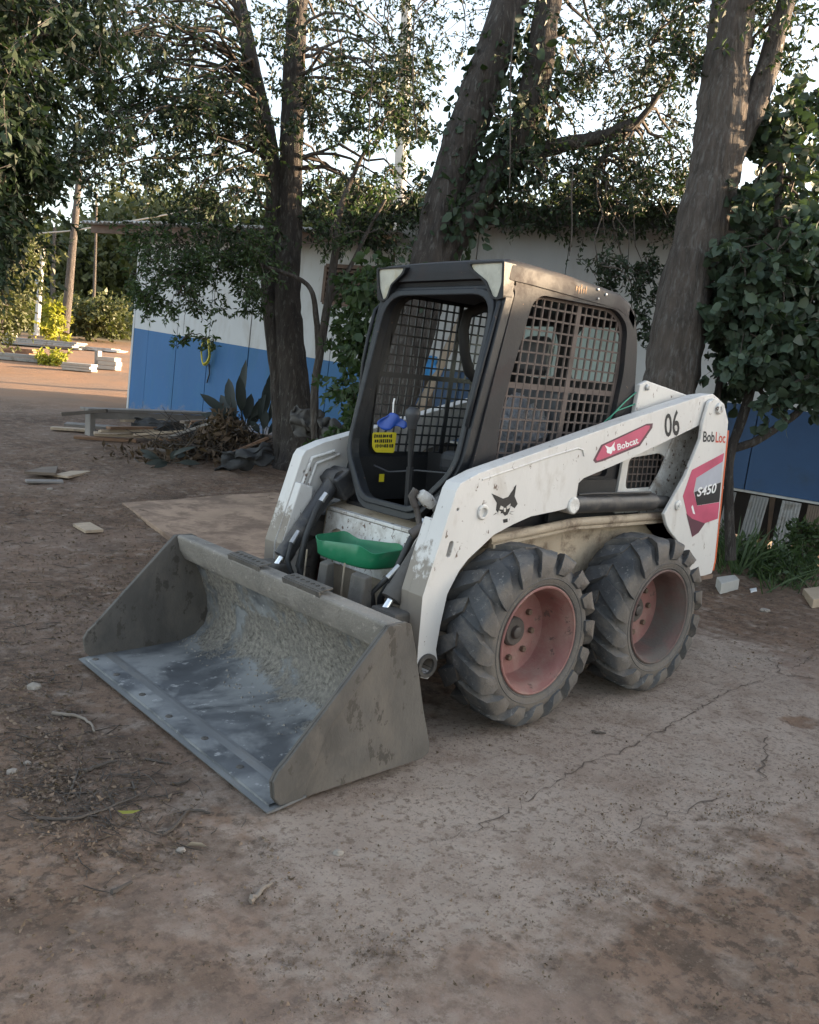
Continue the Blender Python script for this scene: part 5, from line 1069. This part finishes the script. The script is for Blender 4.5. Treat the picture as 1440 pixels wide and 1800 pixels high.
for i, (a, b, w_, za, zb, m, lb) in enumerate([((165, 762), (300, 768), .08, .08, .06, m_pale, 'pale batten under the bench, lowest of the bundle'), ((175, 758), (310, 757), .07, .13, .12, m_pale, 'pale batten lying on top of the bundle under the bench'), ((190, 752), (300, 752), .08, .18, .15, m_redw, 'reddish batten at the back of the pile under the bench'), ((90, 752), (165, 757), .12, .03, .02, m_pale, 'grey offcut on the soil left of the bench leg'), ((115, 745), (205, 752), .10, .05, .05, m_oldw, 'weathered board poking out left behind the bench'), ((300, 768), (375, 742), .07, .12, .40, m_oldw, 'grey strip propped against the right end of the bench'), ((330, 782), (345, 740), .10, .0, .34, m_redw, 'short brown board standing up in the brush heap'), ((280, 772), (420, 780), .10, .07, .05, m_redw, 'long reddish board at the front of the brush heap'), ((215, 740), (330, 738), .09, .20, .18, m_pale, 'pale strip on the pile just under the bench seat'), ((235, 765), (345, 757), .06, .10, .20, m_pale, 'thin pale slat slanting out of the pile below the bench'), ((130, 768), (240, 775), .05, .03, .02, m_redw, 'thin reddish slat on the soil before the bench'), ((345, 775), (430, 752), .06, .15, .36, m_oldw, 'grey slat slanting up to the canna plant'), ((260, 790), (350, 802), .09, .06, .04, m_board, 'dark board lying flat before the brush heap'), ((400, 800), (470, 770), .05, .12, .30, m_redw, 'brown pole leaning from the heap towards the tree'), ((320, 742), (395, 738), .12, .30, .33, m_board, 'dark board across the right end of the bench')]):
    plank('scrap_board', lb, a, b, w_ * 1.3, .034, m, za, zb, roll=random.uniform(-.3, .3))
sheet_later = [('dark_scrap_sheet', 'crumpled dark sheet stuffed under the middle of the bench', [(235, 735), (318, 738), (325, 762), (228, 764)], 11.4, 11), ('dark_scrap_bag', 'black bag slumped between the bench and the canna plant', [(335, 745), (392, 742), (400, 785), (330, 790)], 10.9, 13)]
# brush heap: dead leaves, twigs
rng = np.random.default_rng(61); n = 2400; cpx = np.where(rng.random(n) < .7, rng.normal(400, 38, n), rng.normal(310, 45, n)); hh = rng.random(n) ** 1.6
B_ = np.array([G(a, rng.normal(800, 9)) for a in cpx]); B_[:, 2] += hh * .52 * np.exp(-((cpx - 390) / 55) ** 2) + .02
V = leaf_quads(B_, rng.normal(size=(n, 3)), rng.uniform(.04, .15, n), .38, rng=rng); o = add_leaves('brush_heap', V, l_dry); tag(o, 'heap of dry brown leaves and brush left of the twin-stemmed tree', 'brush', kind='stuff')
segs = []
for i in range(320):
    q = G(rng.normal(385, 50), rng.normal(800, 8)); d = rng.normal(size=3); d[2] = abs(d[2]) * .4; q[2] += rng.random() * .2; segs.append((q, q + unit(d) * rng.uniform(.15, .6), .008, .003))
HP = thing('dead_twigs', 'dead twigs sticking out of the brush heap', 'twigs', G(385, 800)); twig_mesh(segs, HP, 'twig_tangle'); bpy.data.objects['twig_tangle']['kind'] = 'stuff'
# big-leaved plants in the heap
l_purple = leaf_mat('dark bronze leaves', (.010, .012, .012), (.024, .032, .026), .08, .6)
def big_plant(name, label, base, d, leaves, lm):
    b0 = P(*base, d); T = thing(name, label, 'plant', b0)
    for (tx, ty, wpx, bend) in leaves:
        t = P(tx, ty, d + random.uniform(-.3, .3)); v = t - b0; L = np.linalg.norm(v); side_ = unit(np.cross(v, -FW + np.array([random.uniform(-.5, .5), random.uniform(-.5, .5), .2]))); nn = unit(np.cross(side_, v)); V = []; F = []; k = 9; w_ = wpx * d / FPX
        for i in range(k):
            s_ = i / (k - 1); c = b0 + v * s_ + nn * bend * L * math.sin(math.pi * s_) ; ww = w_ * (.10 if s_ < .38 else math.sin(math.pi * min(1, (s_ - .36) / .64)) ** .7 + .04)
            V += [c - side_ * ww + nn * ww * .25, c, c + side_ * ww + nn * ww * .25]
            if i: a = 3 * i; F += [(a - 3, a - 2, a + 1, a), (a - 2, a - 1, a + 2, a + 1)]
        o = MB().add(V, F).build('leaf', lm, None, smooth=80); keep(o, T)
    return T
big_plant('dark_canna_plant', 'tall plant with upright dark bronze leaves against the blue shed wall', (425, 760), 10.9, [(402, 665, 10, .1), (433, 632, 8, .05), (421, 660, 9, .1), (442, 692, 9, -.1), (352, 692, 8, .2), (378, 716, 9, .25), (410, 700, 9, .1), (458, 718, 9, -.15), (388, 694, 8, .1), (468, 694, 7, -.1), (352, 728, 8, .3), (400, 735, 9, .2)], l_purple)
big_plant('tattered_canna_plant', 'tattered dark plant between the canna and the twin-stemmed tree', (462, 775), 10.5, [(476, 655, 7, .05), (455, 700, 6, .1), (485, 690, 5, -.1), (468, 720, 7, .1), (440, 740, 6, .2), (488, 735, 5, -.1), (470, 670, 4, .2)], l_purple)
big_plant('fallen_palm_frond', 'fallen tuft of long dry leaves at the front of the brush heap', (300, 815), 9.6, [(250, 800, 5, .2), (270, 822, 5, .2), (330, 800, 5, .2), (352, 815, 5, .2), (310, 790, 5, .3), (255, 815, 5, .3), (245, 790, 4, .2), (345, 785, 4, .2)], l_purple)
def sheet(name, label, px, d, m, amp, seed, cat, up_h):
    q = [P(*p_, d) for p_ in px]; V = []; F = []; k = 22
    for i in range(k):
        for j in range(k):
            u, v = i / (k - 1), j / (k - 1); p_ = (q[0] * (1 - u) + q[1] * u) * (1 - v) + (q[3] * (1 - u) + q[2] * u) * v; w_ = Vector((u * 3 + seed, v * 3, seed)); f = noise.noise(w_) + .5 * noise.noise(w_ * 2.3)
            V.append(p_ - FH * (amp * f + .0) + np.array([0, 0, amp * .5 * noise.noise(w_ * 1.7 + Vector((9, 0, 0)))]) + RH * amp * .5 * noise.noise(w_ * 1.3) - FH * up_h * math.sin(math.pi * u) * math.sin(math.pi * v))
    for i in range(k - 1):
        for j in range(k - 1): F.append((i * k + j, (i + 1) * k + j, (i + 1) * k + j + 1, i * k + j + 1))
    o = MB().add([tuple(a - q[3]) for a in map(np.array, V)], F).build(name, m, None, smooth=70); o.location = q[3]; s_ = o.modifiers.new('s', 'SOLIDIFY'); s_.thickness = .012; tag(o, label, cat); return o
m_tarp = mat('dark grey cloth', (.035, .035, .036), .85, var=.3, scale=6, bump=.3)
m_tarp2 = mat('greasy grey sack', (.085, .08, .075), .85, var=.3, scale=6, bump=.3)
sheet('dark_sheet', 'crumpled dark grey cloth heaped at the foot of the twin-stemmed tree', [(392, 795), (478, 778), (482, 815), (380, 832)], 9.6, m_tarp, .14, 3, 'cloth', .10)
sheet('grey_sack', 'dirty grey sack draped against the right side of the twin-stemmed tree', [(512, 712), (566, 722), (582, 775), (520, 770)], 9.7, m_tarp2, .14, 5, 'sack', .12)
sheet('fallen_sack', 'brown grey sack lying behind the sack by the tree', [(560, 735), (610, 745), (622, 792), (565, 788)], 9.3, m_tarp2, .12, 8, 'sack', .1)
for nm, lb, px_, d_, sd_ in sheet_later: sheet(nm, lb, px_, d_, m_tarp, .12, sd_, 'sheet', .12)
# yellow coil hanging on the wall
m_hose = mat('yellow hose', (.55, .47, .05), .5, bump=.05)
t_, h_ = tof(343), 1.62; c = Bp(t_, h_ - .20, .05); HC = thing('coiled_hose', 'yellow hose coiled on the blue and white shed wall', 'hose', c)
for k in range(4):
    rr = .15 - .006 * k; pts = [c + E1 * (rr * .62 * math.cos(a) + .006 * k) + UPB * (rr * 1.35 * math.sin(a)) + EN * (.015 + .012 * k + .01 * math.sin(3 * a)) for a in np.linspace(0, 2 * math.pi, 25)]
    keep(MB().tube(pts, .011, 6, cap=False).build('coil', m_hose, None, smooth=60), HC)
keep(MB().tube([Bp(t_, h_ - .02, 0), Bp(t_, h_ - .02, .10), Bp(t_, h_ + .03, .11)], .008, 6).build('hook', m_rust, None), HC)
keep(MB().tube([Bp(t_ + .05, h_ - .38, .03), Bp(t_ + .08, h_ - .52, .03), Bp(t_ + .04, h_ - .66, .03)], .010, 6).build('tail', m_black, None, smooth=60), HC)
# blue jug behind the cab
q = Bp(tof(760), 1.42, .12); JG = thing('blue_jug', 'bright blue plastic jug on a post, seen through the cab', 'jug', q - UPB * .2)
jd = 8.6; c0 = P(755, 668, jd)
keep(MB().lathe([(0, .09), (.01, .105), (.09, .108), (.13, .095), (.15, .06), (.165, .05), (.20, .055), (.235, .05), (.24, .02)], c0, tuple(UPB), 18).build('jug_body', m_lblue, None, smooth=40), JG)
keep(MB().tube([c0 + np.array([0, 0, .14]) + RH * .09, c0 + RH * .15 + np.array([0, 0, .12]), c0 + RH * .14 + np.array([0, 0, .04]), c0 + RH * .10 + np.array([0, 0, .03])], .014, 8).build('jug_handle', m_lblue, None, smooth=60), JG)
PS = thing('leaning_prop', 'pale timber prop leaning behind the cab under the blue jug', 'post', P(690, 800, 8.3)); a_, b_2 = P(700, 790, 8.3), P(812, 560, 8.7)
keep(MB().tube([a_, (a_ + b_2) / 2 + RH * .02, b_2], .045, 9).build('prop_shaft', m_pale, None, smooth=60), PS)
PT = thing('fence_stake', 'short timber stake carrying the blue jug', 'post', G(755, 840)); g_ = c0.copy(); g_[2] = float(gz(g_[0], g_[1])) - .1
keep(MB().tube([g_, c0 - np.array([0, 0, .005])], .05, 9).build('stake_shaft', m_board, None, smooth=60), PT)
# far left: stacks of boards, blocks and pallets in the sunlit yard
def stack(label, px, py, wd, dp, ht, d, m, n=3, name='board_stack', cat='stack', yaw=0.0):
    c = G(px, py, 5, 120); T = thing(name, label, cat, c)
    for i in range(n):
        jx = random.uniform(-.08, .08) * wd; u = unit(RH + FH * (yaw + random.uniform(-.05, .05))); a = c + u * (-wd / 2 + jx) + np.array([0, 0, ht / n * (i + .5)]); b = c + u * (wd / 2 + jx) + np.array([0, 0, ht / n * (i + .5)])
        keep(MB().bar(a, b, dp, ht / n * .92).build('layer', m, None, bevel=.01), T)
stack('long pale board stack at the far left, before the white pole', 55, 608, 3.4, 1.0, .26, 0, m_pwhite, 4)
stack('short white crate at the left edge of the far yard', 2, 600, .9, .7, .45, 0, m_pwhite, 2, 'pale_crate', 'crate')
stack('low pale beam lying at the left edge of the sunlit yard', 25, 634, 1.3, .35, .20, 0, m_pwhite, 2, 'pale_beam', 'beam')
stack('thin grey sheets stacked flat right of the boards', 165, 616, 1.9, .9, .12, 0, m_roofm, 3, 'sheet_stack')
stack('white block on end before the shed corner', 172, 648, .10, .25, .50, 0, m_pwhite, 1, 'upright_block', 'block')
stack('grey concrete block stack beside the white upright block', 192, 650, .50, .45, .34, 0, m_pole, 3, 'block_stack')
stack('loose concrete blocks in front of the yellow weed clump', 138, 652, .75, .45, .20, 0, m_pole, 3, 'block_pile')
stack('low heap of red bricks at the far left', 30, 622, 1.1, .5, .18, 0, m_redw, 3, 'brick_heap')
# litter close by
def rock(name, label, px, py, r_, m, flat=.6, cat='stone', group=None):
    q = G(px, py); bm = bmesh.new(); bmesh.ops.create_icosphere(bm, subdivisions=2, radius=r_)
    for v in bm.verts: v.co *= 1 + .35 * noise.noise(v.co / r_ * 1.3 + Vector((px, py, 0))); v.co.z *= flat
    me = bpy.data.meshes.new(name); bm.to_mesh(me); bm.free(); me.materials.append(m); o = bpy.data.objects.new(name, me); COL.objects.link(o); o.location = (q[0], q[1], float(gzb(q[0], q[1])[0]) + r_ * flat * .3); o.rotation_euler = (0, 0, px); tag(o, label, cat, group); return o
m_stone = mat('pale stone', (.26, .225, .19), .9, var=.25, scale=14, bump=.5)
slab_thing('broken_tile', 'flat pale tile fragment on the soil left of the raised slab', 'tile', [(128, 922), (158, 918), (182, 934), (150, 937)], .025, m_pale)
slab_thing('broken_board', 'dark broken board lying on the soil at the left', 'board', [(42, 838), (75, 826), (102, 822), (98, 840)], .03, m_board, lift=.02)
slab_thing('pale_offcut', 'thin pale offcut beside the dark broken board', 'board', [(95, 838), (125, 828), (165, 826), (120, 842)], .025, m_pale)
slab_thing('grey_offcut', 'narrow grey strip below the dark broken board', 'board', [(44, 844), (110, 842), (112, 848), (46, 849)], .02, m_oldw)
MBk = slab_thing('concrete_brick', 'pale concrete brick lying behind the rear wheel by the weeds', 'brick', [(1258, 1030), (1290, 1022), (1298, 1034), (1266, 1044)], .085, m_pole)
slab_thing('white_scrap', 'small white scrap on the soil right of the concrete brick', 'scrap', [(1318, 1036), (1330, 1033), (1331, 1040), (1320, 1042)], .02, m_print_w)
slab_thing('corner_stone', 'tan stone half buried at the right edge below the grass', 'stone', [(1410, 1046), (1440, 1040), (1462, 1062), (1428, 1068)], .07, m_pale)
for i, (px, py, r_, lb) in enumerate([(1345, 1072, .035, 'dark stone on the soil below the weeds'), (60, 1205, .03, 'pale stone on the soil left of the bucket'), (88, 860, .03, 'small stone near the pale offcut'), (595, 1500, .016, 'dark pebble in front of the bucket corner'), (20, 1350, .018, 'small pale pebble at the left edge'), (318, 1140 + 350, .015, 'pebble beside the yellow leaf'), (48, 1335, .014, 'tiny white pebble at the left edge')]):
    rock('stone', lb, px, py, r_, m_stone)
def stick(label, px, r_, seed, m=m_twig):
    rr = random.Random(seed); pts = []
    for a in px: q = G(*a); pts.append([q[0], q[1], float(gzb(q[0], q[1])[0]) + r_ * 1.2])
    q, r2 = wavy(pts, np.linspace(r_, r_ * .5, len(pts)), 5, .3); T = MB().tube([a - np.array(pts[0]) for a in q], r2, 6).build('stick', m, None, smooth=60); T.location = pts[0]; tag(T, label, 'stick'); return T
m_palest = mat('pale dead stick', (.20, .165, .135), .9, var=.2, bump=.3)
stick('curved pale stick on the soil left of the bucket', [(92, 1250), (135, 1256), (158, 1268), (166, 1284)], .008, 1, m_palest)
stick('long thin twig in the litter before the bucket', [(65, 1438), (130, 1438), (190, 1418), (250, 1392)], .006, 2)
stick('short twig crossing the end of the long thin twig', [(233, 1372), (240, 1394)], .005, 3)
stick('forked twig at the right of the litter before the bucket', [(285, 1465), (312, 1448), (332, 1424), (370, 1428)], .007, 4)
stick('straight stub of stick left of the litter', [(150, 1355), (175, 1344), (206, 1336)], .008, 5)
stick('thin upright-looking twig beside the straight stub', [(126, 1385), (132, 1365), (139, 1348)], .005, 6)
stick('lone short stick between the litter and the bucket edge', [(256, 1330), (280, 1334), (302, 1338)], .005, 7)
stick('short dark stick near the bottom of the photo', [(196, 1576), (232, 1557)], .008, 8)
stick('pale peeled stick at the bottom right of the soil', [(440, 1588), (458, 1574), (477, 1560)], .009, 9, m_palest)
stick('twig lying in front of the bucket lip', [(300, 1374), (320, 1374), (336, 1366)], .005, 10)
stick('dark chip of wood on the concrete beside the front wheel', [(1040, 1286), (1065, 1289)], .007, 11)
q = G(228, 1430); o = add_leaves('yellow_leaf', big_leaves(np.array([[0, 0, .0]]), np.array([RH * 1.0 + FH * .1]), np.array([.075]), .42, np.random.default_rng(4)), l_yel, None, True); o.location = (q[0] - RH[0] * .04, q[1] - RH[1] * .04, float(gzb(q[0], q[1])[0]) + .02); tag(o, 'single yellow leaf lying among the twigs before the bucket', 'leaf')
q = G(325, 1487); o = add_leaves('pale_leaf', big_leaves(np.array([[0, 0, .0]]), np.array([RH * 1.0 + FH * .3]), np.array([.07]), .3, np.random.default_rng(6)), mat('pale dry leaf', (.34, .29, .23), .8), None, True); o.location = (q[0], q[1], float(gzb(q[0], q[1])[0]) + .012); tag(o, 'pale curled leaf just below the yellow leaf', 'leaf')
# leaf litter and crumbs
def litter(boxes, seed, name, label, smin, smax, lm, flat=.25, ratio=.5):
    rng = np.random.default_rng(seed); B_ = []
    for (x0, y0, x1, y1, n, clump) in boxes:
        cx = rng.uniform(x0, x1, max(1, n // clump)); cy = rng.uniform(y0, y1, len(cx))
        for _ in range(n): j = rng.integers(len(cx)); B_.append((cx[j] + rng.normal() * 26, cy[j] + rng.normal() * 9))
    B_ = np.array(B_); D = FW + RT * ((B_[:, 0] - 720) / FPX)[:, None] - UP * ((B_[:, 1] - 900) / FPX)[:, None]; lo = np.full(len(B_), 1.0); hi = np.full(len(B_), 40.0)
    for _ in range(26):
        md = (lo + hi) / 2; q = CAM + D * md[:, None]; ab = q[:, 2] > gz(q[:, 0], q[:, 1]); lo = np.where(ab, md, lo); hi = np.where(ab, hi, md)
    q = CAM + D * lo[:, None]; q[:, 2] = gz(q[:, 0], q[:, 1]) + bumps(q[:, 0], q[:, 1]) + .004
    ax = rng.normal(size=(len(q), 3)); ax[:, 2] = np.abs(ax[:, 2]) * flat; ok = ~((q[:, 0] > 1.5) & (q[:, 0] < 2.26) & (np.abs(q[:, 1]) < .85)); q = q[ok]; ax = ax[ok]
    o = add_leaves(name, leaf_quads(q, ax, smin + (smax - smin) * rng.random(len(q)) ** 3, ratio, .2, rng=rng), lm); tag(o, label, 'litter', kind='stuff'); return o
litter([(0, 860, 330, 1150, 7000, 25), (0, 1150, 140, 1400, 2400, 20), (60, 1290, 330, 1500, 2400, 20), (0, 780, 480, 880, 3600, 25), (300, 1450, 520, 1560, 200, 20), (0, 1400, 300, 1700, 400, 20), (1270, 1020, 1440, 1180, 900, 20)], 71, 'leaf_litter', 'dark dead leaf litter scattered over the bare soil', .004, .026, l_lit, .22)
litter([(600, 1350, 1440, 1800, 1500, 20), (1000, 1420, 1300, 1620, 900, 40), (0, 1500, 700, 1800, 1300, 25), (760, 1260, 1440, 1400, 260, 8), (1250, 1300, 1440, 1600, 700, 40)], 72, 'soil_crumbs', 'small dark crumbs of soil on the concrete', .003, .014, l_lit, .8, .8)

# fine twigs trodden into the soil
rng = np.random.default_rng(81); segs = []
for i in range(620):
    a = rng.random(); px, py = (rng.normal(190, 75), rng.normal(1400, 48)) if a < .35 else ((rng.uniform(0, 150), rng.uniform(1150, 1420)) if a < .6 else (rng.uniform(0, 330), rng.uniform(860, 1150)))
    q = G(px, py); an = rng.uniform(0, 6.28); L = rng.uniform(.02, .13); z = float(gzb(q[0], q[1])[0]) + .005; a0 = np.array([q[0], q[1], z]); m0 = a0 + np.array([math.cos(an), math.sin(an), rng.uniform(0, .1)]) * L * .5; b0 = m0 + np.array([math.cos(an + .3), math.sin(an + .3), 0]) * L * .5
    if 1.5 < b0[0] < 2.28 and abs(b0[1]) < .87: continue
    r_ = rng.uniform(.001, .003); segs += [(a0, m0, r_, r_ * .8), (m0, b0, r_ * .8, r_ * .4)]
TWG = thing('trodden_twigs', 'scattered fine twigs trodden into the soil left of the bucket', 'twigs', G(150, 1380)); twig_mesh(segs, TWG, 'fine_twigs')['kind'] = 'stuff'
# overhead cable over the far yard
OC = thing('overhead_cable', 'thin pale cable sagging over the far yard at the left', 'cable', P(60, 410, 34))
keep(MB().tube([P(-60, 405, 34), P(40, 412, 34), P(120, 406, 34), P(200, 394, 34), P(320, 372, 34), P(480, 335, 34)], .03, 5).build('cable_strand', m_pole, None, smooth=60), OC)
for i, (x0, y0, x1, y1, d_, lb) in enumerate([(545, 60, 548, 235, 9.5, 'thin vine hanging beside the twin-stemmed tree'), (655, 40, 650, 300, 9.0, 'thin vine hanging left of the utility pole'), (725, 30, 732, 250, 8.6, 'thin vine hanging right of the utility pole'), (905, 20, 893, 330, 7.5, 'thin vine trailing past the ivy-clad trunk'), (1010, 300, 1000, 450, 7.4, 'thin vine trailing over the long shed eave')]):
    VN = thing('hanging_vine', lb, 'vine', P(x1, y1, d_)); pts = [P(x0 + (x1 - x0) * t + 3 * math.sin(5 * t + i), y0 + (y1 - y0) * t, d_) for t in np.linspace(0, 1, 9)]
    keep(MB().tube(pts, [.007] * 8 + [.004], 5).build('vine_stem', m_twig, None, smooth=60), VN)
